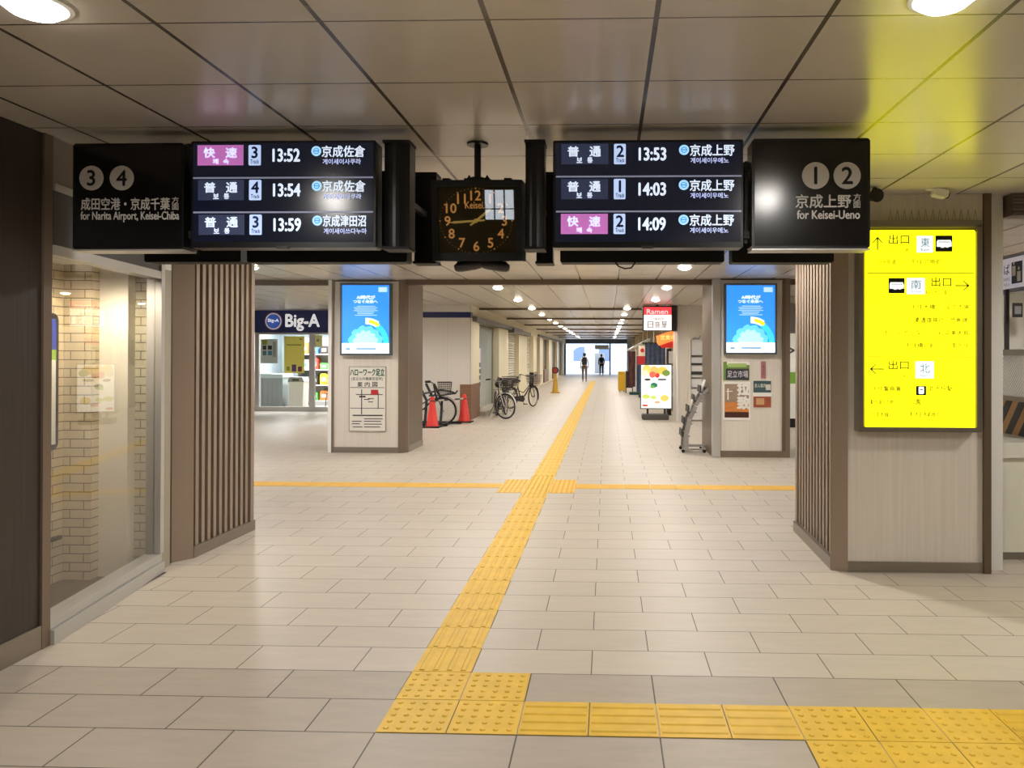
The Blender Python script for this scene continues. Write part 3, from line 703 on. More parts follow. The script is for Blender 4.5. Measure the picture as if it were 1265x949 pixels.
display((683, 918, 173, 306), [dict(kind='local', y=178, dx=0, track='2', time='13:53', dest='京成上野', kr='게이세이우에노', x=XB),
                               dict(kind='local', y=221.3, dx=-0.3, track='1', time='14:03', dest='京成上野', kr='게이세이우에노', x=XB),
                               dict(kind='rapid', y=264.3, dx=-0.6, track='2', time='14:09', dest='京成上野', kr='게이세이우에노', x=XB)],
        (687, 916, (218, 261.3)), 'departure display listing 13:53, 14:03 and 14:09 trains')

def end_unit(px0, px1, Y, label, bx):
    x0, x1, z0, z1 = bx
    t = thing('speaker_column', ((x0+x1)/2, Y+0.06, z0), label, 'speaker')
    b = MB()
    n = 8; p = [(x0, Y+0.13), (x0, Y+0.02)]+[(x0+(x1-x0)*(k/n), Y+0.02-0.025*math.sin(PI*k/n)) for k in range(1, n)]+[(x1, Y+0.02), (x1, Y+0.13)]
    plan(b, p[::-1], z0, z1); b.build('casing', M_black, t)
    b = MB(); b.box(x0-0.004, x1+0.004, Y-0.006, Y+0.13, z1-0.012, z1+0.002); b.box(x0-0.004, x1+0.004, Y-0.006, Y+0.13, z0-0.004, z0+0.01); b.build('end_cap', M_blackm, t)
    b = MB(); xm = (x0+x1)/2; b.tube([(xm, YHG, z1-0.25), (xm, YHG, H)], 0.012, 8); b.box(xm-0.015, xm+0.015, min(Y+0.1, YHG-0.02), max(Y+0.02, YHG+0.02), z1-0.27, z1-0.24); b.build('hanger', M_black, t)
EL, ER = R4(473.5, 505, 173.5, 307, YF), R4(648.5, 672, 173, 307, YF)
end_unit(0, 0, YF, 'black column box between the 13:52 display and the clock', EL)
end_unit(0, 0, YF, 'black column box between the clock and the 13:53 display', ER)
# rear row: the same signs turned to face the passage
def rear(bx, label, name='display_housing'):
    x0, x1, z0, z1 = bx
    t = thing(name, ((x0+x1)/2, YR+0.06, z0), label, 'display')
    b = MB(); b.bbox(x0, x1, YR, YR+0.12, z0, z1, 0.008); b.build('casing', M_blackm, t)
    b = MB(); b.box(x0+0.1, x1-0.1, YR-0.02, YR, z0+0.1, z1-0.1); b.build('service_cover', M_black, t)
    return t
rear(R4(90, 227, 177, 306, YF), 'black sign housing hung behind the airport line sign near the showcase', 'sign_housing')
rear(R4(236, 464, 176, 306, YF), 'black display housing hung behind the display on the showcase side of the clock')
cbx = rear(R4(683, 918, 176, 306, YF), 'black display housing hung behind the display on the yellow sign side of the clock')
rear(R4(929, 1075, 175, 306, YF), 'black sign housing hung behind the last sign before the yellow exit sign', 'sign_housing')
b = MB(); pp = [at(760, 324, YR-0.03), at(764, 329, YR-0.03), at(772, 332, YR-0.03), at(780, 331, YR-0.03), at(785, 324, YR-0.03)]
b.tube([(p.x, p.y, p.z) for p in pp], 0.005, 6); b.build('cable', M_blackm, cbx, label='sagging black cable')
end_unit(0, 0, YR, 'black column box behind and beside the clock, 13:52 display side', (EL[0], EL[1], EL[2], EL[3]-0.02))
end_unit(0, 0, YR, 'black column box behind and beside the clock, 13:53 display side', (ER[0], ER[1], ER[2], ER[3]-0.02))
# ties between the two rows
for a, c, lb in ((228, 236, '3 and 4 sign and the 13:52 display'), (919, 929, '13:53 display and the 1 and 2 sign')):
    x0, x1, z0, z1 = R4(a, c, 196, 298, YF)
    b = MB(); b.box(x0+0.004, x1-0.004, YF+0.03, YF+0.08, z1-0.05, z1-0.01); b.box(x0+0.004, x1-0.004, YF+0.03, YF+0.08, z0+0.02, z0+0.06); b.box(x0+0.012, x1-0.012, YF+0.05, YF+0.07, z0, z1)
    tag(b.build('mounting_bracket', M_blackm), 'black bracket joining the platform '+lb, 'bracket')

# ------------------------------------------------------------------ hanging clock
YC = 0.95
cx0, cx1, cz0, cz1 = R4(533, 645, 221, 320, YC)
cxm = (cx0+cx1)/2
t = thing('clock', (cxm, 1.05, cz0), 'square black station clock hanging between the two displays', 'clock')
TILT = math.radians(6)
XT = Matrix.Translation((0, YC+0.09, (cz0+cz1)/2)) @ Matrix.Rotation(TILT, 4, 'X') @ Matrix.Translation((0, -(YC+0.09), -(cz0+cz1)/2))
b = MB(XT); fw = 0.035; dp = 0.18
b.box(cx0, cx1, YC, YC+dp, cz0, cz0+fw+0.01); b.box(cx0, cx1, YC, YC+dp, cz1-fw, cz1); b.box(cx0, cx0+fw, YC, YC+dp, cz0+fw, cz1-fw); b.box(cx1-fw, cx1, YC, YC+dp, cz0+fw, cz1-fw)
b.build('casing', mat('clock_black', (30, 29, 26), 0.4), t)
b = MB(XT)
for a, c in ((0.12, 0.2), (0.36, 0.64), (0.8, 0.88)): b.box(cx0+(cx1-cx0)*a, cx0+(cx1-cx0)*c, YC+0.02, YC+dp-0.02, cz1, cz1+0.012)
for a in (0.40, 0.60): b.prism([(cx0+(cx1-cx0)*a-0.015, cz1+0.01), (cx0+(cx1-cx0)*a+0.015, cz1+0.01), (cx0+(cx1-cx0)*a, cz1+0.035)], YC+0.06, YC+0.09, 'XZ')
b.build('top_fitting', M_blackm, t)
pole = at(590, 200, 1.05)
b = MB(); b.tube([(pole.x, 1.05, cz1-0.01), (pole.x, 1.05, H)], 0.019, 12); b.lathe([(0.06, -0.012), (0.06, 0)], (pole.x, 1.05, H), 20); b.lathe([(0.07, 0), (0.05, 0.025), (0.02, 0.03)], (pole.x, 1.05, cz1), 16); b.build('pole', M_black, t)
b = MB(XT); b.box(cx0+fw, cx1-fw, YC+0.03, YC+0.05, cz0+fw, cz1-fw); b.build('dial', mat('clock_dial', (46, 34, 14), 0.5, emit=0.03, ergb=(120, 95, 40)), t, label='dark brown dial')
M_gold = mat('gold_figures', (226, 160, 84), 0.5, emit=0.42)
dc = at(588, 271.5, YC+0.028); R = 36.5*(YC-CAM.y)/F_PX
for k in range(1, 13):
    a = math.radians(k*30); x = dc.x+R*0.98*math.sin(a); z = dc.z+R*0.86*math.cos(a); h = 0.026; wd = 0.02 if k < 10 else 0.034
    if k == 1: wd = 0.012
    text(str(k), x-wd, x+wd, z-h, z+h, YC+0.0285, M_gold, 'numeral', t, bold=0.02, xf=XT, keep='c')
b = MB(XT)
for k in range(60):
    a = math.radians(k*6); rr = R*1.24; x = dc.x+rr*math.sin(a); z = dc.z+R*1.1*math.cos(a)
    b.disc((x, YC+0.0285, z), 0.0045 if k % 5 == 0 else 0.0018, 0.001, 8)
b.build('minute_dots', M_gold, t)
text('Keisei.', *R4(575, 599, 248, 256.5, YC+0.03), YC+0.0285, M_gold, 'maker_lettering', t, bold=0.01, xf=XT)
M_hand = mat('gold_hands', (206, 170, 84), 0.45, emit=0.35)
def hand(angle, ln, wd, y, name, tail=0.04):
    a = math.radians(angle); u = Vector((math.sin(a), math.cos(a))); n = Vector((u.y, -u.x)); c = Vector((dc.x, dc.z))
    p = [c-u*tail+n*wd*0.7, c+u*ln*0.8+n*wd, c+u*ln, c+u*ln*0.8-n*wd, c-u*tail-n*wd*0.7]
    b = MB(XT); b.prism([(q.x, q.y) for q in p], y-0.002, y, 'XZ'); b.build(name, M_hand, t)
hand(52, 0.115, 0.0075, YC+0.026, 'hour_hand'); hand(266, 0.150, 0.0065, YC+0.0225, 'minute_hand', 0.05)
b = MB(XT); b.lathe([(0.012, 0), (0.010, -0.006)], (dc.x, YC+0.022, dc.z), 16, 'Y'); b.build('hub', M_hand, t)
b = MB(XT); b.box(cx0+fw, cx1-fw, YC+0.008, YC+0.011, cz0+fw, cz1-fw); b.build('glass', glass_mat('clock_glass', refl=2.6), t)
# twin pods under the clock
for k, (px, tl) in enumerate(((579, -0.16), (612, 0.16))):
    p = at(px, 328.5, 1.06)
    t = thing('sensor_pod', (p.x, 1.06, p.z-0.03), ['dark rounded pod under the clock on the showcase side', 'dark rounded pod under the clock on the yellow sign side'][k], 'pod')
    xf = rot_at(p) @ Matrix.Rotation(tl, 4, 'Y')
    b = MB(xf)
    prof = [(0.001, -0.082), (0.022, -0.079), (0.032, -0.066), (0.036, -0.04), (0.036, 0.04), (0.032, 0.066), (0.022, 0.079), (0.001, 0.082)]
    b.lathe(prof, (0, 0, 0), 16, 'X', sy=0.8); b.build('body', mat('pod_grey', (70, 66, 68), 0.5), t, smooth=True)
    b = MB(xf); b.box(-0.06, 0.06, -0.02, 0.02, 0.012, 0.03); b.build('socket', M_blackm, t)
    b = MB(); b.box(p.x-0.012, p.x+0.012, 1.04, 1.08, p.z+0.01, cz0+0.015); b.build('stem', M_blackm, t)

# ------------------------------------------------------------------ yellow exit sign
YS = 2.33
x0, x1, z0, z1 = R4(1061, 1213, 272, 534, YS)
t = thing('exit_sign', ((x0+x1)/2, YS+0.05, z0), 'glowing yellow exit sign board on the pillar', 'sign')
b = MB(); e = 0.035
b.box(x0, x1, YS, 2.43, z0, z0+e); b.box(x0, x1, YS, 2.43, z1-e*1.4, z1); b.box(x0, x0+e, YS, 2.43, z0+e, z1-e); b.box(x1-e, x1, YS, 2.43, z0+e, z1-e); b.box(x0+e, x1-e, 2.38, 2.43, z0+e, z1-e)
b.build('frame', M_steel, t)
YP = YS+0.004
M_yelface = mat('yellow_lit_face', (250, 248, 10), 0.35, emit=2.1, ergb=(255, 250, 12))
q = R4(1070, 1205, 284.5, 530, YP); b = MB(); b.bbox(q[0], q[1], YP, YP+0.02, q[2], q[3], 0.012); face = b.build('face', M_yelface, t, label='lit yellow face')
M_thin = mat('olive_lettering', (96, 90, 8), 0.5); M_arrow = mat('dark_arrow', (50, 40, 12), 0.5)
M_wlit = mat('lit_white_square', (245, 252, 255), 0.4, emit=1.0); M_bluek = mat('blue_kanji', (92, 150, 176), 0.5, emit=0.25)
b = MB()
for y in (337.5, 441): q = R4(1071, 1204, y-0.5, y+0.5, YP); b.box(q[0], q[1], YP-0.001, YP, q[2], q[3])
b.build('rule', M_thin, face)
def arrow(px, py, L_, ang, wd=1.5):
    p = at(px, py, YP); s = (YP-CAM.y)/F_PX; b = MB(Matrix.Translation((p.x, YP-0.002, p.z)) @ Matrix.Rotation(-ang, 4, 'Y'))
    l, h, ww = L_*s, 7.0*s, wd*s
    b.box(-l/2, l/2, 0, 0.0015, -ww/2, ww/2)
    for sg in (1, -1): b.prism([(l/2+ww*0.3, 0), (l/2-h, sg*h*0.95), (l/2-h-ww*0.9, sg*h*0.95-sg*ww*0.1), (l/2-ww*1.2, 0)], 0, 0.0015, 'XZ')
    b.build('arrow', M_arrow, face)
arrow(1084, 301, 16, PI/2); arrow(1188.5, 353, 17, 0); arrow(1083.5, 456, 17, PI)
def sq(a, c, e, g, kanji, en):
    q = R4(a, c, e, g, YP); b = MB(); b.box(q[0], q[1], YP-0.002, YP, q[2], q[3]); o = b.build('direction_square', M_wlit, face, label='white square with blue character')
    wd, ht = c-a, g-e
    text(kanji, *R4(a+wd*0.24, a+wd*0.78, e+ht*0.12, e+ht*0.68, YP), YP-0.003, M_bluek, 'lettering', o)
    text(en, *R4(a+wd*0.25, a+wd*0.78, e+ht*0.76, e+ht*0.90, YP), YP-0.003, M_bluek, 'lettering', o)
sq(1132.5, 1152.5, 291.5, 312, '東', 'East'); sq(1120, 1142.5, 343.5, 363.5, '南', 'South'); sq(1131, 1153.5, 446.5, 467.5, '北', 'North')
def bus(a, c, e, g):
    q = R4(a, c, e, g, YP); b = MB(); b.bbox(q[0], q[1], YP-0.002, YP, q[2], q[3], 0.004, 0)
    wd, ht = q[1]-q[0], q[3]-q[2]; X = lambda f: q[0]+wd*f; Z = lambda f: q[2]+ht*f
    y = YP-0.0035
    b.prism([(X(0.07), Z(0.30)), (X(0.28), Z(0.30)), (X(0.35), Z(0.24)), (X(0.47), Z(0.24)), (X(0.55), Z(0.30)), (X(0.7), Z(0.24)), (X(0.82), Z(0.3)), (X(0.95), Z(0.32)), (X(0.95), Z(0.55)), (X(0.88), Z(0.72)), (X(0.12), Z(0.72)), (X(0.07), Z(0.6))], y, YP-0.002, 'XZ', 1)
    for k in range(5): b.box(X(0.2+k*0.14), X(0.29+k*0.14), y-0.001, y, Z(0.57), Z(0.62), 0)
    b.build('bus_pictogram', [M_blackm, M_wlit], face, label='white bus on a black square')
bus(1155.5, 1176.5, 291, 311); bus(1097.5, 1117.5, 343.5, 362.5)
q = R4(1131.5, 1144, 477, 488.5, YP); b = MB(); b.box(q[0], q[1], YP-0.002, YP, q[2], q[3], 0)
wd, ht = q[1]-q[0], q[3]-q[2]; b.bbox(q[0]+wd*0.25, q[1]-wd*0.22, YP-0.0035, YP-0.002, q[2]+ht*0.15, q[3]-ht*0.08, wd*0.07, 1); b.box(q[0]+wd*0.36, q[1]-wd*0.33, YP-0.0045, YP-0.0035, q[2]+ht*0.58, q[2]+ht*0.68, 0)
b.build('train_pictogram', [M_blackm, M_wlit], face, label='white train on a black square')
M_olive = mat('brown_outline_lettering', (96, 86, 14), 0.5, emit=0.1, ergb=(150, 140, 10))
def yt(s, a, c, e, g, m=M_thin, bold=0.018): text(s, *R4(a, c, e, g, YP), YP-0.0015, m, 'lettering', face, bold=bold)
yt('出口', 1098, 1123, 290, 301.5, M_olive); yt('Exit 出口 출구', 1097, 1127, 306.5, 310.5)
yt('日光街道', 1085, 1106.5, 320.5, 327); yt('Nikko-kaido Ave.', 1077, 1108, 331, 333.5); yt('千住河原町', 1124.5, 1163.5, 320.5, 327.5); yt('Senju-Kawaracho', 1126, 1167, 330, 333.5)
yt('出口', 1150.5, 1175, 342.5, 354, M_olive); yt('Exit 出口 출구', 1144, 1175, 358, 364)
yt('千住大橋', 1125, 1155.5, 376, 382.5); yt('Senju-Ohashi Bridge', 1107, 1156, 385, 387.5); yt('足立市場', 1168, 1197, 376, 382.5); yt('Adachi Market', 1164, 1197, 385, 387.5)
yt('素盞雄神社・芭蕉碑', 1130, 1195, 392, 399); yt('Susanoo Shrine', 1155, 1195, 401, 403.5)
yt('ポンテポルタ', 1091, 1137, 408, 414.5); yt('Ponte Porta', 1112, 1137, 417, 419.5); yt('石洞美術館', 1158.5, 1197, 408, 414.5); yt('Sekido Museum of Art', 1148, 1197, 417, 419.5)
yt('千住橋戸町', 1118, 1156, 423.5, 430); yt('Senju-Hashidocho', 1118, 1156, 432.5, 435.5); yt('南千住', 1175, 1197, 423.5, 430); yt('Minami-Senju', 1164, 1197, 432.5, 435.5)
yt('出口', 1097.5, 1122.5, 445.5, 456.5, M_olive); yt('Exit 出口 출구', 1099, 1122, 462, 466)
yt('千住警察署', 1077, 1113, 477, 483.5); yt('Senju Police Station', 1077, 1118, 486, 488.5); yt('北千住駅', 1147, 1177, 476, 483.5); yt('Kita-Senju Station', 1148, 1174, 486, 488.5)
yt('勤労福祉会館', 1075, 1104, 493.5, 499.5); yt('公園', 1123, 1137, 493, 500)
yt('京成本線', 1075, 1098, 509, 515.5); yt('Keisei Line', 1074, 1110, 518, 521); yt('千住緑町', 1121, 1160, 508.5, 515); yt('Senju-Midoricho', 1122, 1168, 518, 521)
# anti-bird spikes above the sign
b = MB()
za = z1+0.004; q0, q1 = R4(1100, 1205, 262, 275, 2.39)[:2]
for k in range(13):
    x = q0+(q1-q0)*k/12
    b.prism([(x-0.014, za), (x-0.011, za), (x+0.0015, za+0.085), (x-0.0015, za+0.085)], 2.39, 2.393, 'XZ'); b.prism([(x+0.011, za), (x+0.014, za), (x+0.0015, za+0.085), (x-0.0015, za+0.085)], 2.39, 2.393, 'XZ')
b.box(q0-0.02, q1+0.02, 2.375, 2.405, z1, z1+0.005)
tag(b.build('bird_spike_strip', mat('clear_plastic', (150, 142, 122), 0.3)), 'strip of thin bird spikes on top of the yellow exit sign', 'spikes')
# security camera
p = at(1160, 239, 2.25)
t = thing('security_camera', (p.x, p.y, p.z), 'small white security camera under the ceiling above the yellow sign', 'camera')
xf = rot_at(p) @ Matrix.Rotation(math.radians(14), 4, 'Y')
b = MB(xf); b.bbox(-0.045, 0.055, -0.035, 0.035, -0.028, 0.028, 0.012); b.build('body', M_white, t)
b = MB(xf); b.lathe([(0.026, 0), (0.022, 0.014)], (0.054, 0, 0), 16, 'X'); b.build('lens', M_black, t)
b = MB(); b.tube([(p.x-0.03, p.y, p.z+0.02), (p.x-0.06, p.y, p.z+0.04), (p.x-0.06, p.y, H)], 0.01, 8); b.lathe([(0.035, -0.008), (0.035, 0)], (p.x-0.06, p.y, H), 16); b.build('bracket', M_white, t)
p = at(1080, 243, 2.2)
t = thing('loudspeaker', (p.x, p.y, p.z-0.05), 'small black horn speaker at the ceiling behind the platform 1 and 2 sign', 'speaker')
b = MB(); b.lathe([(0.02, 0.06), (0.03, 0.0), (0.05, -0.05)], (p.x, p.y, p.z), 16, 'Y'); b.build('horn', M_blackm, t)
b = MB(); b.box(p.x-0.012, p.x+0.012, p.y-0.012, p.y+0.012, p.z+0.02, H); b.build('bracket', M_blackm, t)

# ------------------------------------------------------------------ blue light boxes and posters on the second pillars
M_blue = mat('lit_blue', (52, 146, 246), 0.4, emit=0.95); M_cyan = mat('lit_cyan', (104, 208, 244), 0.4, emit=0.85); M_pale = mat('lit_pale_cyan', (176, 232, 246), 0.4, emit=0.85)
M_lw = mat('lit_paper_white', (248, 252, 255), 0.4, emit=1.05); M_ly = mat('lit_yellow_arc', (250, 215, 40), 0.4, emit=0.95); M_lt = mat('lit_turquoise', (60, 205, 235), 0.4, emit=0.95)
def lightbox(a, c, e, g, Yw, label):
    Y = Yw-0.10; x0, x1, z0, z1 = R4(a, c, e, g, Y)
    t = thing('light_box', ((x0+x1)/2, Yw-0.05, z0), label, 'light box', 'blue poster light boxes')
    b = MB(); f = 0.03; b.box(x0, x1, Y, Yw, z0, z0+f); b.box(x0, x1, Y, Yw, z1-f, z1); b.box(x0, x0+f, Y, Yw, z0+f, z1-f); b.box(x1-f, x1, Y, Yw, z0+f, z1-f); b.box(x0+f, x1-f, Yw-0.03, Yw, z0+f, z1-f)
    b.build('frame', mat('slate_frame', (92, 104, 112), 0.4, metal=0.3), t)
    X0, X1, Z0, Z1 = x0+f, x1-f, z0+f, z1-f; W, Hh = X1-X0, Z1-Z0; y = Y+0.01
    b = MB(); b.box(X0, X1, y, y+0.02, Z0, Z1); po = b.build('poster', M_blue, t, label='lit blue poster')
    X = lambda u: X0+W*u; Z = lambda v: Z1-Hh*v
    b = MB(); b.box(X0, X1, y-0.004, y, Z0, Z(0.85)); b.build('footer', M_lw, po, label='white footer')
    cxx, czz, r = X(0.5), Z(0.85), W*0.36
    n = 18; pts = [(cxx+r*math.cos(PI*k/n)*(1+0.07*((k*7) % 3-1)), czz+r*1.0*math.sin(PI*k/n)*(1+0.06*((k*5) % 3-1))) for k in range(n+1)]
    b = MB(); b.prism(pts, y-0.002, y, 'XZ', 0)
    pts = [(cxx+r*0.72*math.cos(PI*k/n)*(1+0.1*((k*4) % 3-1)), czz+r*0.72*math.sin(PI*k/n)*(1+0.1*((k*5) % 3-1))) for k in range(n+1)]
    b.prism(pts, y-0.003, y-0.002, 'XZ', 1); b.build('globe', [M_cyan, M_pale], po, label='pale globe')
    b = MB()
    def band(r0, r1, a0, a1, mi, yy):
        for k in range(14):
            p, q = a0+(a1-a0)*k/14, a0+(a1-a0)*(k+1)/14
            b.prism([(cxx+r0*math.cos(p), czz+r0*math.sin(p)), (cxx+r1*math.cos(p), czz+r1*math.sin(p)), (cxx+r1*math.cos(q), czz+r1*math.sin(q)), (cxx+r0*math.cos(q), czz+r0*math.sin(q))], yy-0.001, yy, 'XZ', mi)
    band(W*0.38, W*0.49, 0.0, 1.0, 2, y-0.0022); band(W*0.40, W*0.53, 1.0, PI/2, 0, y-0.0022); band(W*0.43, W*0.50, 0.92, 1.42, 1, y-0.0034)
    b.build('arc', [M_lw, M_ly, M_lt], po, label='white, yellow and turquoise arc')
    text('AI時代が', X(0.31), X(0.70), Z(0.205), Z(0.15), y-0.003, M_lw, 'lettering', po, bold=0.03); text('つなぐ未来へ', X(0.24), X(0.75), Z(0.265), Z(0.215), y-0.003, M_lw, 'lettering', po, bold=0.03)
    b = MB()
    for k, (u0, u1) in enumerate(((0.32, 0.7), (0.25, 0.75), (0.27, 0.72), (0.25, 0.76), (0.32, 0.68), (0.33, 0.66), (0.27, 0.74))): b.box(X(u0), X(u1), y-0.002, y, Z(0.312+k*0.022), Z(0.304+k*0.022))
    b.box(X(0.77), X(0.95), y-0.002, y, Z(0.10), Z(0.03)); b.build('small_print', mat('lit_small_print', (190, 225, 255), 0.5, emit=0.9), po)
    b = MB(); b.box(X(0.30), X(0.72), y-0.006, y-0.004, Z(0.945), Z(0.92)); b.box(X(0.08), X(0.18), y-0.006, y-0.004, Z(0.95), Z(0.92)); b.build('footer_print', mat('footer_blue_print', (120, 170, 210), 0.5, emit=0.6), po)
lightbox(420, 483, 350, 439, 8.74, 'blue light box poster above the job centre map')
lightbox(895, 960, 350, 438, 8.52, 'blue light box poster above the market and film posters')
# job centre map
Y = 8.735; x0, x1, z0, z1 = R4(431.5, 477, 453, 533, Y)
t = thing('map_notice', ((x0+x1)/2, Y, z0), 'white job centre map notice below a blue light box', 'notice')
b = MB(); b.box(x0, x1, Y-0.012, Y+0.004, z0, z1); b.build('sheet', mat('notice_white', (232, 228, 218), 0.5), t)
b = MB(); 
for q in ((x0, x1, z0, z0+0.008), (x0, x1, z1-0.008, z1), (x0, x0+0.008, z0, z1), (x1-0.008, x1, z0, z1)): b.box(q[0], q[1], Y-0.015, Y-0.01, q[2], q[3])
b.build('edge_trim', M_steel, t)
yy = Y-0.0135
M_grn = mat('green_print', (24, 92, 60), 0.5); M_ink = mat('ink', (50, 48, 46), 0.5); M_redp = mat('red_print', (190, 40, 44), 0.5)
def nt_(s, a, c, e, g, m, bold=0.0): text(s, *R4(a, c, e, g, Y), yy, m, 'lettering', t, bold=bold)
nt_('ハローワーク足立', 433, 475, 455.5, 464.5, M_grn, 0.03); nt_('(足立公共職業安定所)', 434.5, 473, 466, 470.5, M_ink, 0.01)
for ch, px in (('案', 442), ('内', 451), ('図', 460.5)): nt_(ch, px, px+6, 472, 477.8, M_ink, 0.02)
b = MB()
for a, c, e, g in ((433, 475, 478.5, 479.2), (433, 475, 504, 504.7), (446.5, 447.6, 481, 512), (440, 473, 487, 488), (436, 473, 512.5, 514), (467, 468, 485, 505), (444, 452, 489, 491), (450, 457, 493, 494), (455, 462, 492, 493), (455, 461, 496, 497), (435, 447, 520, 521), (435, 445, 523, 524), (436, 448, 527, 528), (450, 473, 517, 518), (450, 471, 520, 521), (450, 472, 523.5, 524.5), (450, 470, 527, 528)):
    q = R4(a, c, e, g, Y); b.box(q[0], q[1], yy, yy+0.002, q[2], q[3])
b.build('map_lines', M_ink, t)
q = R4(458.5, 467.5, 481.5, 487.5, Y); b = MB(); b.box(q[0], q[1], yy-0.001, yy+0.002, q[2], q[3]); b.build('marker', M_redp, t, label='red marker')
# posters on the other pillar
Y = 8.515
def poster(a, c, e, g, label, m, name='poster'):
    x0, x1, z0, z1 = R4(a, c, e, g, Y); t = thing(name, ((x0+x1)/2, Y, z0), label, 'poster')
    b = MB(); b.box(x0, x1, Y-0.004, Y+0.003, z0, z1); b.build('sheet', m, t); return t
def patch(t, a, c, e, g, m, name, k=1, label=None):
    q = R4(a, c, e, g, Y); b = MB(); b.box(q[0], q[1], Y-0.004-0.0015*k, Y-0.004, q[2], q[3]); o = b.build(name, m, t)
    if label: o['label'] = label
M_pw = mat('paper_white', (240, 236, 228), 0.5); M_char = mat('paper_charcoal', (56, 54, 62), 0.5); M_og = mat('paper_green', (110, 146, 70), 0.5)
t = poster(893.5, 925.5, 447, 470, 'market poster with white characters on charcoal below the light box', M_og)
patch(t, 898, 925.5, 447, 451, M_pw, 'photo_strip', 1, 'pale strip'); patch(t, 899, 922, 449, 453.5, mat('paper_lightgreen', (170, 196, 120), 0.5), 'photo_strip', 2); patch(t, 896.5, 925, 455.5, 469.5, M_char, 'banner', 1, 'charcoal banner')
text('足立市場', *R4(898.5, 924, 458, 466.5, Y), Y-0.0065, mat('paper_lilac', (206, 204, 214), 0.5), 'lettering', t, bold=0.01)
t = poster(893, 927, 472, 519.5, 'film poster with large white characters over an orange sunset', M_pw)
patch(t, 895, 925, 474.5, 497, mat('poster_greybrown', (156, 134, 116), 0.5, noise=0.2, nscale=(9, 9, 9)), 'sky_print', 1); patch(t, 895, 925, 497, 509, mat('poster_orange', (206, 130, 60), 0.5, noise=0.25, nscale=(6, 6, 20)), 'sunset_print', 1, 'orange sunset'); patch(t, 895, 925, 509, 516, mat('poster_darkred', (70, 34, 26), 0.5), 'footer_print', 1)
text('拉', *R4(911, 926, 472.5, 488, Y), Y-0.0065, M_pw, 'lettering', t, bold=0.06); text('致', *R4(911, 926, 490, 505.5, Y), Y-0.0065, M_pw, 'lettering', t, bold=0.06)
patch(t, 897, 905, 483, 484, M_pw, 'credit_print', 2); patch(t, 898.5, 900, 480, 494, M_pw, 'credit_print', 2)
t = poster(940, 946, 446.5, 467.5, 'narrow dusty pink strip notice below the light box', mat('paper_pink', (176, 118, 122), 0.5))
text('ご案内', *R4(941.5, 944.5, 450, 464, Y), Y-0.0055, mat('pink_print', (120, 66, 70), 0.5), 'lettering', t)
t = poster(930, 953, 470, 504, 'small flyer with teal top and brown food photo', M_pw)
patch(t, 930.5, 952.5, 470.5, 485, mat('paper_teal', (62, 88, 92), 0.5), 'photo_print', 1, 'teal photo'); patch(t, 930.5, 952.5, 490, 503.5, mat('paper_rust', (158, 84, 58), 0.5, noise=0.3, nscale=(14, 14, 14)), 'photo_print', 1, 'brown photo')
patch(t, 946, 952, 475, 482, mat('paper_ivory', (216, 206, 196), 0.5), 'photo_print', 2); patch(t, 934, 944, 492, 500, mat('paper_tan', (204, 160, 112), 0.5), 'photo_print', 2)
text('求人案内', *R4(932, 946, 474, 479, Y), Y-0.0075, M_pw, 'lettering', t)

# ------------------------------------------------------------------ supermarket front
YB = 17.1
x0, x1, z0, z1 = R4(280, 470, 381.5, 411, YB)
z1 = min(z1, H-0.005)
t = thing('shop_sign', ((x0+x1)/2, YB, z0), 'navy supermarket sign with a round badge over the glass front', 'sign')
b = MB(); b.box(x0, x1, YB-0.06, YB+0.1, z0, z1); b.build('board', mat('navy_sign', (34, 38, 84), 0.4, emit=0.12), t)
text('Big-A', *R4(353, 394.5, 388.5, 408.5, YB-0.06), YB-0.064, mat('sign_white', (245, 245, 248), 0.5, emit=0.55), 'lettering', t, bold=0.03)
p = at(338, 397, YB-0.06); r = 11*(YB-CAM.y)/F_PX
b = MB(); b.disc((p.x, YB-0.068, p.z), r, 0.01, 40, 0); b.disc((p.x, YB-0.070, p.z), r*0.9, 0.01, 40, 1); b.disc((p.x, YB-0.072, p.z), r*0.82, 0.01, 40, 2); bd = b.build('badge', [mat('badge_red', (206, 150, 160), 0.5), mat('badge_white', (240, 240, 244), 0.5, emit=0.3), mat('badge_blue', (62, 98, 190), 0.5, emit=0.3)], t, label='round blue badge')
text('Big-A', p.x-r*0.62, p.x+r*0.62, p.z-r*0.18, p.z+r*0.28, YB-0.0745, mat('sign_white', (245, 245, 248)), 'lettering', bd, bold=0.03)
b = MB(); b.box(-11.8, x0, YB-0.02, YB+0.2, 0, H); struct(b.build('wall_store', M_lam2), 'pale wall beside the supermarket front', 'wall')
zt = z0-0.002
xs = [at(px, 450, YB).x for px in (316, 320.5, 383, 389, 410, 470)]
t = thing('shopfront', ((xs[0]+xs[5])/2, YB, 0), 'white framed supermarket glass front under the navy sign', 'shop front', kind='structure')
b = MB()
b.box(x0, xs[5], YB-0.04, YB+0.06, 0, 0.13); b.box(x0, xs[5], YB-0.03, YB+0.05, zt-0.05, zt)
for a, c in ((0, 1), (2, 3)): b.box(xs[a]-0.01, xs[c], YB-0.04, YB+0.06, 0.13, zt-0.05)
for xx in (xs[4]+0.1, xs[5]-0.06): b.box(xx, xx+0.06, YB-0.04, YB+0.06, 0.13, zt-0.05)
b.build('frame', M_silver, t)
b = MB(); b.box(x0, xs[5], YB+0.005, YB+0.012, 0.13, zt-0.05); b.build('pane', M_glass, t)
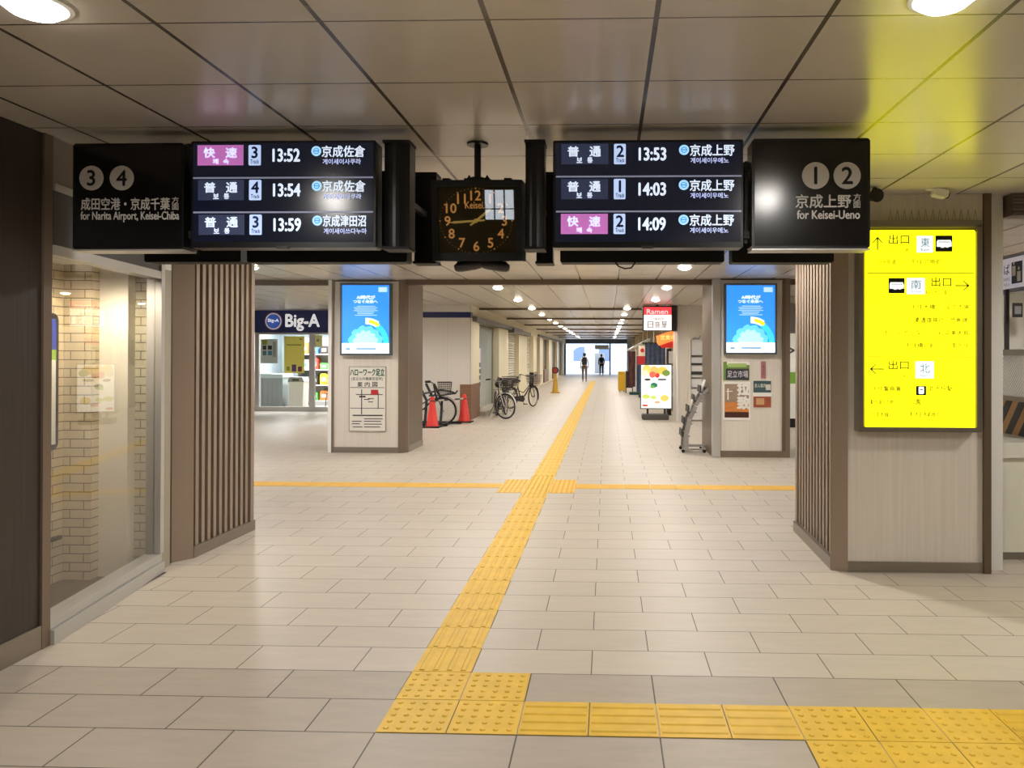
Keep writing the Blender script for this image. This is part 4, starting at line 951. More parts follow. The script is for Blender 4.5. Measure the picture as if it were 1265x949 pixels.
# store interior
b = MB(); b.box(x0-0.1, XWB, 20.6, 20.75, 0, H); b.box(x0-0.1, x0, YB+0.2, 20.6, 0, H)
struct(b.build('wall_store_back', mat('store_wall', (176, 188, 192), 0.5)), 'white back wall inside the supermarket', 'wall')
for k in range(3):
    xx = x0+0.7+k*1.15; y = 18.6
    t = thing('tube_light', (xx, y, 2.7), ['tube light above the shelf units in the supermarket', 'tube light above the white checkout counter', 'tube light above the grey bin in the supermarket'][k], 'ceiling light', 'supermarket tube lights')
    b = MB(); b.box(xx-0.06, xx+0.06, y-0.6, y+0.6, 2.7, H); b.build('fitting', M_white, t)
    b = MB(); b.tube([(xx, y-0.58, 2.685), (xx, y+0.58, 2.685)], 0.016, 8); b.build('tube', mat('tube_glow', (250, 252, 255), 0.5, emit=6.0), t)
    ld = bpy.data.lights.new('tube_beam', 'AREA'); ld.shape = 'RECTANGLE'; ld.size = 0.1; ld.size_y = 1.1; ld.energy = STORE_W; ld.color = (0.92, 0.97, 1.0)
    lo = bpy.data.objects.new('tube_beam', ld); COL.objects.link(lo); lo.parent = t; lo.location = (0, 0, -0.06)
def front(a, c, e, g, Y): return R4(a, c, e, g, Y)
# posters on the glass
Yg = YB-0.012
def glass_poster(a, c, e, g, m, label, extra=()):
    q = R4(a, c, e, g, Yg); t = thing('window_poster', ((q[0]+q[1])/2, Yg, q[2]), label, 'poster', 'posters on the supermarket glass')
    b = MB(); b.box(q[0], q[1], Yg, Yg+0.004, q[2], q[3]); b.build('sheet', m, t)
    for (aa, cc, ee, gg, mm) in extra:
        q = R4(aa, cc, ee, gg, Yg); b = MB(); b.box(q[0], q[1], Yg-0.002, Yg, q[2], q[3]); b.build('print', mm, t)
M_py = mat('paper_yellow', (255, 250, 128), 0.5); M_pb = mat('paper_blue', (80, 140, 170), 0.5); M_pl = mat('paper_lime', (170, 180, 70), 0.5); M_pp = mat('paper_mauve', (112, 84, 140), 0.5)
M_ppale = mat('paper_paleblue', (214, 228, 226), 0.5)
glass_poster(351, 376, 415.5, 461, M_py, 'large yellow poster on the supermarket glass', [(354, 372, 425.5, 427, M_pl), (360.5, 366, 450.5, 459, M_pp), (368, 373, 453, 459, mat('paper_plum', (130, 70, 80), 0.5)), (354, 358, 453, 458, M_pl), (370, 373, 418.5, 420, M_og)])
glass_poster(322, 343, 419, 449, M_ppale, 'pale poster with blue squares on the supermarket glass', [(324, 330, 420, 426, M_pl), (324.5, 329, 427, 432, M_dgrey), (331, 336, 427, 432, M_dgrey), (324.5, 329, 433.5, 439, M_pb), (331, 336, 433.5, 439, M_pb), (337, 341, 422, 441, mat('paper_grey', (170, 180, 180), 0.5))])
glass_poster(384.5, 398, 414, 429, mat('paper_cream', (244, 244, 168), 0.5), 'pale yellow price sheet on the supermarket glass', [(386, 389, 417, 421, M_pl), (391, 394, 419, 422, M_grey), (386, 390, 424, 427, M_ppale)])
# furniture in the store
t = thing('checkout_counter', (-8.1, 18.1, 0), 'white and grey checkout counter behind the supermarket glass', 'counter')
q = R4(322, 349, 462, 506, 18.0); b = MB(); b.box(q[0], q[1], 18.0, 18.6, 0.0, q[3]-0.12); b.build('body', mat('counter_grey', (150, 160, 162), 0.4), t)
b = MB(); b.bbox(q[0]-0.03, q[1]+0.03, 17.95, 18.65, q[3]-0.12, q[3], 0.03); b.build('top', mat('counter_pale', (206, 222, 226), 0.3), t)
b = MB()
for k in range(4): b.box(q[0]+0.05+k*0.14, q[0]+0.07+k*0.14, 17.99, 18.0, 0.05, q[3]-0.16)
b.build('seam', M_grey, t)
t = thing('trash_bin', (-7.1, 18.2, 0), 'tall white bin with grey lid behind the supermarket glass', 'bin')
q = R4(356, 375, 472, 506, 18.0); b = MB(); b.prism([(q[0]+0.03, 0.0), (q[1]-0.03, 0), (q[1], q[3]), (q[0], q[3])], 18.0, 18.4, 'XZ'); b.build('body', M_white, t)
b = MB(); b.prism([(q[0]-0.02, q[3]), (q[1]+0.02, q[3]), (q[1]-0.04, q[3]+0.14), (q[0]+0.04, q[3]+0.14)], 17.98, 18.42, 'XZ'); b.build('lid', M_grey, t)
b = MB(); xq = (q[0]+q[1])/2; b.box(xq-0.1, xq+0.1, 17.97, 18.0, q[3]+0.03, q[3]+0.09); b.build('flap', M_dgrey, t)
t = thing('display_shelf', (-6.9, 19.2, 0), 'shelf unit of coloured goods deep in the supermarket', 'shelf')
sx0, sx1, sy = -8.6, -6.4, 19.5
b = MB(); b.box(sx0, sx1, sy, sy+0.4, 0, 0.12); b.box(sx0, sx1, sy+0.36, sy+0.4, 0.12, 2.1); b.box(sx0-0.04, sx0, sy, sy+0.4, 0, 2.1); b.box(sx1, sx1+0.04, sy, sy+0.4, 0, 2.1); b.build('frame', M_grey, t)
for k in range(4):
    b = MB(); b.box(sx0, sx1, sy, sy+0.36, 0.12+0.48*k, 0.15+0.48*k); b.build('shelf_board', M_white, t)
cols = [(210, 70, 60), (240, 205, 60), (70, 130, 180), (90, 160, 80), (235, 235, 225), (60, 50, 48), (200, 120, 60)]
nm = ['red', 'yellow', 'blue', 'green', 'white', 'black', 'orange']
rn = ['bottom', 'second', 'third', 'top']
seen = {}
for k in range(4):
    for j in range(7):
        ci = (j*3+k*2) % 7; x = sx0+0.08+j*0.305; h = 0.2+0.05*((j+k) % 4)
        zb = 0.15+0.48*k
        b = MB(); b.prism([(x, zb), (x+0.24, zb), (x+0.24, zb+h*0.85), (x+0.2, zb+h), (x+0.04, zb+h), (x, zb+h*0.85)], sy+0.05, sy+0.3, 'XZ', 0); b.box(x+0.05, x+0.19, sy+0.045, sy+0.05, zb+h*0.3, zb+h*0.65, 1)
        tag(b.build('carton', [mat('carton_'+nm[ci], cols[ci], 0.5), M_white if nm[ci] != 'white' else M_pb]), '%s carton on the %s shelf of the supermarket unit' % (nm[ci], rn[k]), 'carton', 'cartons on the supermarket shelf')
t = thing('shopping_cart', (-6.6, 18.0, 0), 'dark wire trolley with goods behind the narrow supermarket pane', 'trolley')
b = MB(); cxq = -6.75
for z in (0.45, 0.6, 0.75, 0.9):
    b.tube([(cxq-0.3, 17.7, z), (cxq+0.3, 17.7, z), (cxq+0.3, 18.3, z), (cxq-0.3, 18.3, z)], 0.008, 6, closed=True)
for x in (-0.3, -0.15, 0, 0.15, 0.3):
    for y in (17.7, 18.3): b.tube([(cxq+x, y, 0.45), (cxq+x, y, 0.9)], 0.006, 5)
b.build('basket', M_dgrey, t)
b = MB()
for x in (-0.28, 0.28):
    for y in (17.72, 18.28): b.tube([(cxq+x, y, 0.09), (cxq+x*0.9, y, 0.45)], 0.012, 6)
b.build('frame', M_dgrey, t)
for x in (-0.28, 0.28):
    for y in (17.72, 18.28):
        b = MB(); b.lathe([(0.045, -0.012), (0.045, 0.012)], (cxq+x, y, 0.045), 14, 'X'); b.build('wheel', M_tyre, t)
for k, (dx, dy, c) in enumerate(((-0.15, 0, 1), (0.12, 0.05, 3), (0.05, -0.18, 5))):
    b = MB(); b.bbox(cxq+dx-0.1, cxq+dx+0.1, 18.0+dy-0.08, 18.0+dy+0.08, 0.46, 1.02, 0.03)
    tag(b.build('goods_bag', mat('carton_'+nm[c], cols[c])), nm[c]+' bag of goods standing in the wire trolley', 'bag')

# ------------------------------------------------------------------ cones and bars
def cone(px, py, hpx, m, label, name='traffic_cone', base_m=None):
    p = onx(px, py, 0) if False else None
    v = ray(px, py); g = CAM+v*((0-CAM.z)/v.z); d = g.y-CAM.y; h = hpx*d/F_PX
    t = thing(name, (g.x, g.y, 0), label, 'cone', 'red traffic cones' if m is M_red else None)
    b = MB(); b.bbox(-0.19, 0.19, -0.19, 0.19, 0, 0.03, 0.008); bb = MB(); bb.v = [(x+g.x, y+g.y, z) for x, y, z in b.v]; bb.f = b.f; bb.mi = b.mi; bb.build('base', base_m or M_tyre, t)
    b = MB(); b.lathe([(0.15, 0.03), (0.145, 0.045), (0.13, 0.06), (0.045, h-0.03), (0.035, h-0.008), (0.02, h)], (g.x, g.y, 0), 24); b.build('body', m, t, smooth=True)
    return t, g, h
c1, g1, h1 = cone(534, 528, 38, M_red, 'red traffic cone beside the bicycle rack bars')
c2, g2, h2 = cone(573.5, 521.8, 35, M_red, 'red traffic cone at the brown tiled wall corner')
b = MB()
for k in range(6):
    a, c = k/6.0, (k+1)/6.0
    pa, pb = Vector((g1.x, g1.y, h1*0.86)), Vector((g2.x, g2.y, h2*0.84))
    b.tube([pa.lerp(pb, a), pa.lerp(pb, c)], 0.018, 8, mi=k % 2)
b.torus((g1.x, g1.y, h1*0.86), 0.055, 0.012, 'Z', 16, 6, 0); b.torus((g2.x, g2.y, h2*0.84), 0.055, 0.012, 'Z', 16, 6, 0)
tag(b.build('cone_bar', [mat('bar_black', (36, 34, 34), 0.5), mat('bar_cream', (196, 190, 176), 0.5)]), 'black and cream bar linking the two red cones', 'bar')
t, g, h = cone(686, 485.5, 24, mat('yellow_plastic', (190, 146, 30), 0.5), 'yellow cone standing by the shuttered shops', base_m=mat('yellow_plastic', (190, 146, 30)))
b = MB(); b.lathe([(0.14, -0.02), (0.14, 0.02)], (g.x, g.y, h+0.13), 20, 'Y', 0); b.lathe([(0.09, -0.025), (0.09, -0.02)], (g.x, g.y, h+0.13), 20, 'Y', 1); b.tube([(g.x, g.y, h-0.02), (g.x, g.y, h+0.03)], 0.02, 8, 0); b.build('sign_disc', [mat('sign_dark', (60, 40, 36), 0.5), mat('sign_red', (170, 48, 40), 0.5)], t, label='dark and red round sign head')

# ------------------------------------------------------------------ bicycles
def bicycle(p, heading, steer, label, frame_m, fender_m, basket_m, rear_basket=False):
    """x forward in its own space; heading turns it about the vertical"""
    t = thing('bicycle', (p[0], p[1], 0), label, 'bicycle')
    X = rot_at((p[0], p[1], 0), heading)
    r = 0.315; wb = 0.54
    XS = X @ Matrix.Translation((wb-0.06, 0, 0)) @ Matrix.Rotation(steer, 4, 'Z') @ Matrix.Translation((-(wb-0.06), 0, 0))
    M_rim = mat('steel_rim', (150, 148, 146), 0.3, metal=0.8)
    def wheel(cx, XX, nm):
        b = MB(XX); b.torus((cx, 0, r), r-0.018, 0.018, 'Y', 36, 8); w_ = b.build('wheel', M_tyre, t, smooth=True)
        b = MB(XX); b.torus((cx, 0, r), r-0.042, 0.008, 'Y', 36, 6, rz=0.012); b.build('rim', M_rim, w_)
        b = MB(XX)
        for k in range(20):
            a = 2*PI*k/20; b.tube([(cx+0.02*math.cos(a+0.6), (0.025 if k % 2 else -0.025), r+0.02*math.sin(a+0.6)), (cx+(r-0.045)*math.cos(a), 0, r+(r-0.045)*math.sin(a))], 0.0018, 4)
        b.tube([(cx, -0.05, r), (cx, 0.05, r)], 0.022, 10); b.build('spokes', M_rim, w_)
    wheel(wb, XS, 'f'); wheel(-wb, X, 'r')
    b = MB(X)
    bb_, st, hd = (-0.08, 0, 0.27), (-0.23, 0, 0.66), (0.36, 0, 0.78)
    hl = (0.40, 0, 0.60)
    b.tube([bb_, st], 0.016); b.tube([hd, hl], 0.02)
    b.tube([bb_, (0.12, 0, 0.36), (0.30, 0, 0.55), hl], 0.019); b.tube([(-0.19, 0, 0.52), (0.05, 0, 0.45), (0.3, 0, 0.62), (0.37, 0, 0.70)], 0.014)
    for sgn in (1, -1): b.tube([bb_, (-wb, 0.06*sgn, r)], 0.011); b.tube([(-0.21, 0.01*sgn, 0.6), (-wb, 0.06*sgn, r)], 0.009)
    b.build('frame', frame_m, t)
    b = MB(XS)
    for sgn in (1, -1): b.tube([(0.41, 0.05*sgn, 0.64), (0.47, 0.055*sgn, 0.5), (wb, 0.055*sgn, r)], 0.011)
    b.tube([(0.41, -0.05, 0.65), (0.41, 0.05, 0.65)], 0.014); b.tube([(0.36, 0, 0.76), (0.335, 0, 0.92)], 0.014); b.build('fork', fender_m, t)
    b = MB(XS); b.tube([(0.16, -0.27, 0.97), (0.26, -0.25, 0.98), (0.34, -0.10, 0.93), (0.34, 0.10, 0.93), (0.26, 0.25, 0.98), (0.16, 0.27, 0.97)], 0.011, 8); hb = b.build('handlebar', M_rim, t)
    for sgn in (1, -1):
        b = MB(XS); b.tube([(0.27, 0.255*sgn, 0.98), (0.15, 0.272*sgn, 0.97)], 0.017, 8); b.build('grip', M_tyre, hb)
    def fender(XX, cx, a0, a1):
        b = MB(XX); n = 14
        for k in range(n):
            a, c = a0+(a1-a0)*k/n, a0+(a1-a0)*(k+1)/n; R0 = r+0.012
            b.add([(cx+R0*math.cos(a), -0.028, r+R0*math.sin(a)), (cx+R0*math.cos(a), 0.028, r+R0*math.sin(a)), (cx+R0*math.cos(c), 0.028, r+R0*math.sin(c)), (cx+R0*math.cos(c), -0.028, r+R0*math.sin(c)),
                   (cx+(R0+.004)*math.cos(a), -0.024, r+(R0+.012)*math.sin(a)), (cx+(R0+.004)*math.cos(a), 0.024, r+(R0+.012)*math.sin(a)), (cx+(R0+.004)*math.cos(c), 0.024, r+(R0+.012)*math.sin(c)), (cx+(R0+.004)*math.cos(c), -0.024, r+(R0+.012)*math.sin(c))],
                  [(0, 1, 2, 3), (4, 7, 6, 5), (0, 3, 7, 4), (1, 5, 6, 2)])
        b.build('fender', fender_m, t)
    fender(XS, wb, math.radians(-20), math.radians(130)); fender(X, -wb, math.radians(30), math.radians(200))
    b = MB(X); b.tube([(-0.235, 0, 0.64), (-0.26, 0, 0.78)], 0.013, 8); b.build('seat_post', M_rim, t)
    b = MB(X); b.tube([(-0.40, 0, 0.81), (-0.34, 0, 0.82), (-0.24, 0, 0.81), (-0.14, 0, 0.805), (-0.10, 0, 0.80)], [0.05, 0.085, 0.07, 0.035, 0.02], 10); b.build('saddle', M_tyre, t, smooth=True)
    def basket(XX, x0, z0, lx, ly, h, m):
        b = MB(XX)
        for k in range(6):
            f = k/5; e = 1+0.18*f; z = z0+h*f
            b.tube([(x0-lx*e/2, -ly*e/2, z), (x0+lx*e/2, -ly*e/2, z), (x0+lx*e/2, ly*e/2, z), (x0-lx*e/2, ly*e/2, z)], 0.005 if k < 5 else 0.009, 5, closed=True)
        for k in range(8):
            f = -0.5+k/7
            for sgn in (1, -1): b.tube([(x0+lx*f, sgn*ly/2, z0), (x0+lx*1.18*f, sgn*ly*1.18/2, z0+h)], 0.003, 4); b.tube([(x0+sgn*lx/2, ly*f, z0), (x0+sgn*lx*1.18/2, ly*1.18*f, z0+h)], 0.003, 4)
            b.tube([(x0+lx*f, -ly/2, z0), (x0+lx*f, ly/2, z0)], 0.003, 4)
        b.build('basket', m, t)
    basket(XS, 0.58, 0.72, 0.26, 0.34, 0.24, basket_m)
    b = MB(X); 
    for sgn in (1, -1): b.tube([(-0.26, 0.05*sgn, 0.68), (-0.72, 0.06*sgn, 0.68)], 0.007, 6); b.tube([(-0.68, 0.06*sgn, 0.68), (-wb, 0.065*sgn, r)], 0.006, 6)
    for k in range(4): b.tube([(-0.32-k*0.12, -0.06, 0.68), (-0.32-k*0.12, 0.06, 0.68)], 0.006, 6)
    b.build('rear_rack', M_rim, t)
    if rear_basket: basket(X, -0.52, 0.70, 0.38, 0.30, 0.24, basket_m)
    b = MB(X); b.lathe([(0.09, -0.004), (0.09, 0.004)], (-0.08, -0.06, 0.27), 20, 'Y'); b.tube([(-0.08, -0.075, 0.27), (-0.02, -0.08, 0.12)], 0.009, 6); b.tube([(-0.08, 0.075, 0.27), (-0.14, 0.08, 0.42)], 0.009, 6); b.tube([(-0.08, -0.08, 0.27), (-0.08, 0.08, 0.27)], 0.013, 8)
    b.box(-0.06, 0.03, -0.18, -0.08, 0.105, 0.13); b.box(-0.19, -0.10, 0.08, 0.18, 0.41, 0.435); b.build('crank', M_dgrey, t)
    b = MB(X); b.prism([(-0.60, 0.27), (-0.60, 0.36), (-0.06, 0.37), (0.02, 0.30), (0.02, 0.23), (-0.06, 0.18), (-0.15, 0.19)], -0.075, -0.065, 'XZ'); b.build('chain_guard', frame_m, t)
    b = MB(X); b.tube([(-0.50, 0.08, 0.28), (-0.54, 0.2, 0.006)], 0.009, 6); b.tube([(-0.50, -0.08, 0.28), (-0.54, -0.2, 0.006)], 0.009, 6); b.build('kickstand', M_rim, t)
    b = MB(XS); b.lathe([(0.03, 0.0), (0.034, 0.05), (0.02, 0.08)], (0.50, 0.07, 0.60), 14, 'X'); b.build('headlamp', M_rim, t)
    return t
M_bk = mat('bike_black', (34, 32, 32), 0.4); M_bk2 = mat('bike_grey', (70, 66, 64), 0.4, metal=0.4); M_fw = mat('fender_silver', (206, 202, 196), 0.35, metal=0.2); M_bas = mat('basket_dark', (56, 48, 44), 0.6); M_bas2 = mat('basket_grey', (110, 104, 96), 0.6)
bicycle((-1.72, 15.5), math.radians(-72), math.radians(42), 'parked bicycle with silver fender and dark basket nearest the red cones', M_bk2, M_fw, M_bas)
bicycle((-1.78, 16.8), math.radians(-78), math.radians(-14), 'parked black bicycle squeezed between two other bicycles', M_bk, M_bk, M_bas)
bicycle((-1.55, 18.9), math.radians(58), math.radians(10), 'parked bicycle with grey baskets farthest along the shutters', M_bk, M_bk2, M_bas2, True)
bicycle((-3.25, 13.35), math.radians(8), math.radians(6), 'black bicycle in the rack behind the first red cone', M_bk, M_bk, M_bas)
# rack
t = thing('bicycle_rack', (-3.2, 13.3, 0), 'black bicycle rack with leaning bars behind the red cones', 'bicycle rack')
b = MB(); b.tube([(-4.4, 13.75, 0.03), (-2.35, 13.75, 0.03)], 0.028, 8); b.tube([(-4.4, 13.15, 0.03), (-2.55, 13.15, 0.03)], 0.028, 8); b.tube([(-4.2, 13.1, 0.03), (-4.2, 13.8, 0.03)], 0.022, 8); b.tube([(-2.6, 13.1, 0.03), (-2.6, 13.8, 0.03)], 0.022, 8); b.build('base_rail', M_blackm, t)
for k in range(5):
    a = at(546-9.5*k, 495, 13.55); c = at(536-9.5*k, 474.5, 13.75)
    b = MB(); b.tube([(a.x+0.05, 13.18, 0.05), (a.x+0.02, 13.4, 0.3), (a.x, 13.55, a.z), (c.x, 13.75, c.z)], 0.03, 8); b.build('guide_bar', M_blackm, t)
b = MB(); p = [at(520, 487, 13.6), at(545, 482, 13.6), at(556, 483.5, 13.6), at(563, 486, 13.6), at(565, 482.5, 13.6)]; b.tube([tuple(q) for q in p], 0.022, 8); p = [at(530, 489, 13.6), at(548, 488, 13.6), at(563, 486, 13.6)]; b.tube([tuple(q) for q in p], 0.018, 8); b.build('side_loop', mat('rack_grey', (58, 58, 60), 0.45), t)

# ------------------------------------------------------------------ things along the shop side of the passage
# red and white hanging restaurant sign
YH = 14.6
x0, x1, z0, z1 = R4(794, 831, 378, 409, YH)
t = thing('restaurant_sign', ((x0+x1)/2, YH+0.15, z0), 'lit red and white box sign above the menu board', 'sign')
b = MB(); b.box(x0, x1+0.1, YH, YH+0.3, z0, z1); b.box(x1+0.0, 2.69, YH+0.35, YH+0.5, z0+0.05, z1-0.03); b.build('casing', mat('sign_casing', (34, 16, 16), 0.4), t)
f_ = R4(795.5, 829.5, 389, 408, YH); b = MB(); b.box(*f_[:2], YH-0.004, YH+0.01, *f_[2:]); fc = b.build('face', mat('lit_sign_white', (250, 250, 246), 0.4, emit=1.0), t, label='lit white face')
f2 = R4(795.5, 829.5, 379.5, 389, YH); b = MB(); b.box(*f2[:2], YH-0.004, YH+0.01, *f2[2:]); rc = b.build('header', mat('lit_sign_red', (232, 62, 74), 0.4, emit=0.95), t, label='lit red header')
text('Ramen', *R4(799, 825, 382, 388, YH), YH-0.006, mat('lit_pink', (255, 205, 205), 0.5, emit=0.9), 'lettering', rc, bold=0.02)
M_sgn = mat('sign_red_ink', (120, 36, 32), 0.5)
text('中華食堂', *R4(805, 820, 392.5, 395.5, YH), YH-0.006, M_sgn, 'lettering', fc)
for ch, px in (('日', 800), ('高', 808.5), ('屋', 817)): text(ch, *R4(px, px+7, 397, 405.5, YH), YH-0.006, M_sgn, 'lettering', fc, bold=0.005)
b = MB(); b.box((x0+x1)/2-0.03, (x0+x1)/2+0.03, YH+0.1, YH+0.16, z1, H); b.build('hanger', M_black, t)
# orange neon banner with red panel
t = thing('neon_banner', (2.75, 16.6, 2.0), 'glowing orange banner sign below the red and white box sign', 'sign')
Yn = 16.4; pts = [(811, 415), (820, 412), (833, 408), (838, 408), (838, 420), (826, 423), (815, 427), (812, 424)]
b = MB(); q = [at(px, py, Yn) for px, py in pts]; b.prism([(v.x, v.z) for v in q], Yn, Yn+0.12, 'XZ'); b.build('banner', mat('neon_orange', (250, 128, 60), 0.5, emit=1.1), t)
b = MB(); q = [at(px, py, Yn) for px, py in ((814, 424), (838, 418), (838, 429), (818, 430))]; b.prism([(v.x, v.z) for v in q], Yn+0.02, Yn+0.1, 'XZ'); b.build('valance', mat('neon_red', (200, 44, 36), 0.5, emit=0.5), t, label='red lower panel')
text('営業中', *R4(816, 834, 414, 420, Yn), Yn-0.003, mat('neon_yellow', (255, 220, 130), 0.5, emit=1.0), 'lettering', t)
b = MB(); v = at(830, 408, Yn); b.tube([(v.x, Yn+0.06, v.z-0.1), (v.x, Yn+0.06, H)], 0.02, 8); b.build('hanger', M_black, t)
# noren curtain, lit notice, plants
x0, x1, z0, z1 = R4(797, 822, 424, 452, 18.4)
b = MB()
n = 24
for k in range(n):
    xa, xb = x0+(x1-x0)*k/n, x0+(x1-x0)*(k+1)/n; ya, yb = 18.4+0.03*math.sin(k*1.1), 18.4+0.03*math.sin((k+1)*1.1)
    b.prism([(xa, ya), (xb, yb), (xb, yb+0.012), (xa, ya+0.012)], z0, z1, 'XY')
tag(b.build('shop_curtain', mat('indigo_cloth', (96, 112, 142), 0.8, noise=0.35, nscale=(9, 9, 9))), 'blue grey patterned shop curtain beside the red and white box sign', 'curtain')
b = MB(); b.tube([(x0-0.1, 18.41, z1+0.0), (2.75, 18.41, z1+0.0)], 0.02, 8); b.box(2.72, 2.8, 18.35, 18.47, 0, z1+0.1)
tag(b.build('curtain_pole', M_dgrey), 'dark pole carrying the blue grey shop curtain', 'pole')
x0, x1, z0, z1 = R4(824, 836, 431, 518, 16.4); 
t = thing('menu_case', ((x0+x1)/2, 16.45, 0), 'tall dark food menu case between menu board and pale pier', 'display case')
b = MB(); b.box(x0, 2.66, 16.4, 16.7, 0, z1); b.build('casing', mat('case_brown', (40, 30, 28), 0.4), t)
b = MB(); q = R4(826, 834.5, 434, 449, 16.4); b.box(q[0], q[1], 16.395, 16.4, q[2], q[3]); b.build('upper_sheet', M_pw, t, label='white menu sheet')
b = MB(); q = R4(825.5, 835, 452, 490, 16.4); b.box(q[0], q[1], 16.393, 16.4, q[2], q[3]); b.build('lower_sheet', mat('menu_patchwork', (224, 214, 190), 0.5, noise=0.5, nscale=(12, 12, 12)), t, label='patterned menu sheet')
# menu board
YM = 15.15
t = thing('menu_board', (2.28, YM+0.1, 0), 'lit white food menu board standing on a dark foot', 'sign')
x0, x1, z0, z1 = R4(791, 830.5, 450, 505.5, YM)
b = MB(); f = 0.025; b.box(x0, x1, YM, YM+0.09, z0, z0+f); b.box(x0, x1, YM, YM+0.09, z1-f, z1); b.box(x0, x0+f, YM, YM+0.09, z0+f, z1-f); b.box(x1-f, x1, YM, YM+0.09, z0+f, z1-f); b.box(x0+f, x1-f, YM+0.06, YM+0.09, z0+f, z1-f); b.build('frame', mat('slate_frame', (92, 104, 112)), t)
b = MB(); b.box(x0+f, x1-f, YM+0.008, YM+0.03, z0+f, z1-f); mf = b.build('face', mat('lit_menu_white', (250, 252, 250), 0.4, emit=0.95), t, label='lit white menu face')
def dish(px, py, rx, rz, col, k):
    p = at(px, py, YM+0.008); s = (YM-CAM.y)/F_PX
    b = MB(); n = 20; b.prism([(p.x+rx*s*math.cos(2*PI*i/n), p.z+rz*s*math.sin(2*PI*i/n)) for i in range(n)], YM+0.007-0.001*k, YM+0.008, 'XZ'); b.build('food_photo', mat('food_%d_%d_%d' % col, col, 0.5, emit=0.6), mf)
for i, a in enumerate([(799, 457, 5.5, 6, (240, 215, 110)), (797, 461, 4, 4, (230, 225, 200)), (808, 458, 5, 6, (236, 190, 110)), (806, 463, 4, 4, (225, 110, 90)), (818, 458, 7, 5, (240, 200, 90)), (823, 461, 5, 4, (120, 150, 70)), (812, 464, 3, 3, (200, 60, 50)), (800, 469, 4, 1.6, (70, 60, 60)), (818, 469, 6, 1.6, (110, 110, 120)), (808, 476, 4.5, 3.2, (40, 120, 90)), (806, 478, 3, 2, (110, 180, 90)), (798, 490, 5, 3, (200, 220, 110)), (807, 491, 4, 2.4, (205, 225, 120)), (821, 492, 5.5, 4.2, (240, 210, 110)), (812, 497, 4, 2, (235, 180, 150)), (797, 501, 4, 1.5, (200, 90, 80))]): dish(*a, i % 4)
b = MB(); xa, xb = x0+(x1-x0)*0.2, x0+(x1-x0)*0.74; b.box(xa, xa+0.05, YM+0.03, YM+0.07, 0.1, z0); b.box(xb, xb+0.05, YM+0.03, YM+0.07, 0.1, z0); b.build('leg', M_dgrey, t)
b = MB(); q = R4(793, 826, 510, 519, YM); b.bbox(q[0], q[1], YM-0.12, YM+0.24, 0, 0.13, 0.02); b.build('foot', mat('foot_grey', (84, 80, 76), 0.6), t)
# banners, bins further down
def nobori(px0, px1, ytop, ybot, Y, m, label, base_m, sub=None):
    x0, x1, z0, z1 = R4(px0, px1, ytop, ybot, Y)
    t = thing('banner_flag', ((x0+x1)/2, Y, 0), label, 'banner', 'shop banners')
    b = MB(); n = 10
    for k in range(n):
        xa, xb = x0+(x1-x0)*k/n, x0+(x1-x0)*(k+1)/n; f = lambda i: Y+0.03*math.sin(i*0.9)
        b.prism([(xa, f(k)), (xb, f(k+1)), (xb, f(k+1)+0.01), (xa, f(k)+0.01)], z0, z1, 'XY')
    b.build('cloth', m, t)
    b = MB(); b.tube([(x1+0.02, Y, 0.08), (x1+0.02, Y, z1+0.06)], 0.014, 8); b.tube([(x0, Y, z1+0.02), (x1+0.02, Y, z1+0.02)], 0.01, 6); b.build('pole', M_white, t)
    b = MB(); b.bbox(x1-0.25, x1+0.25, Y-0.22, Y+0.22, 0, 0.1, 0.03); b.build('foot', base_m, t)
    return t
M_teal = mat('teal_base', (30, 70, 66), 0.5)
nobori(786.5, 797, 440, 484, 24.5, mat('flag_red_blue', (58, 84, 120), 0.7), 'blue shop banner on a teal foot beside the menu board', M_teal)
nobori(776.5, 785, 434, 478, 26.5, mat('flag_maroon', (86, 50, 50), 0.7, noise=0.5, nscale=(7, 7, 7)), 'dark maroon shop banner past the blue one', M_teal)
t = thing('red_stall_board', (2.45, 22.2, 1.0), 'red board with white poster on the shop wall above the blue banner', 'board')
x0, x1, z0, z1 = R4(787.5, 799, 440, 451, 22.4); b = MB(); b.box(x0, 2.99, 22.4, 22.46, z0, z1); b.build('board', mat('board_red', (196, 46, 42), 0.5), t)
x0, x1, z0, z1 = R4(789, 797.5, 427, 440, 22.4); b = MB(); b.box(x0, x1+0.05, 22.39, 22.44, z0, z1); b.build('poster', mat('poster_beige', (224, 208, 186), 0.5), t); q = at(793.5, 433, 22.38); b = MB(); b.disc((q.x, 22.384, q.z), 0.07, 0.006, 16); b.build('motif', M_redp, t)
# awning
b = MB(); x0, x1, z0, z1 = R4(774, 787, 418, 434, 27.5); b.prism([(2.715, z1), (x0, z0+0.05), (x0, z0), (2.715, z1-0.12)], 26.9, 29.3, 'XZ'); 
tag(b.build('awning', mat('awning_white', (232, 234, 232), 0.6)), 'white sloping awning over the maroon banner', 'awning')
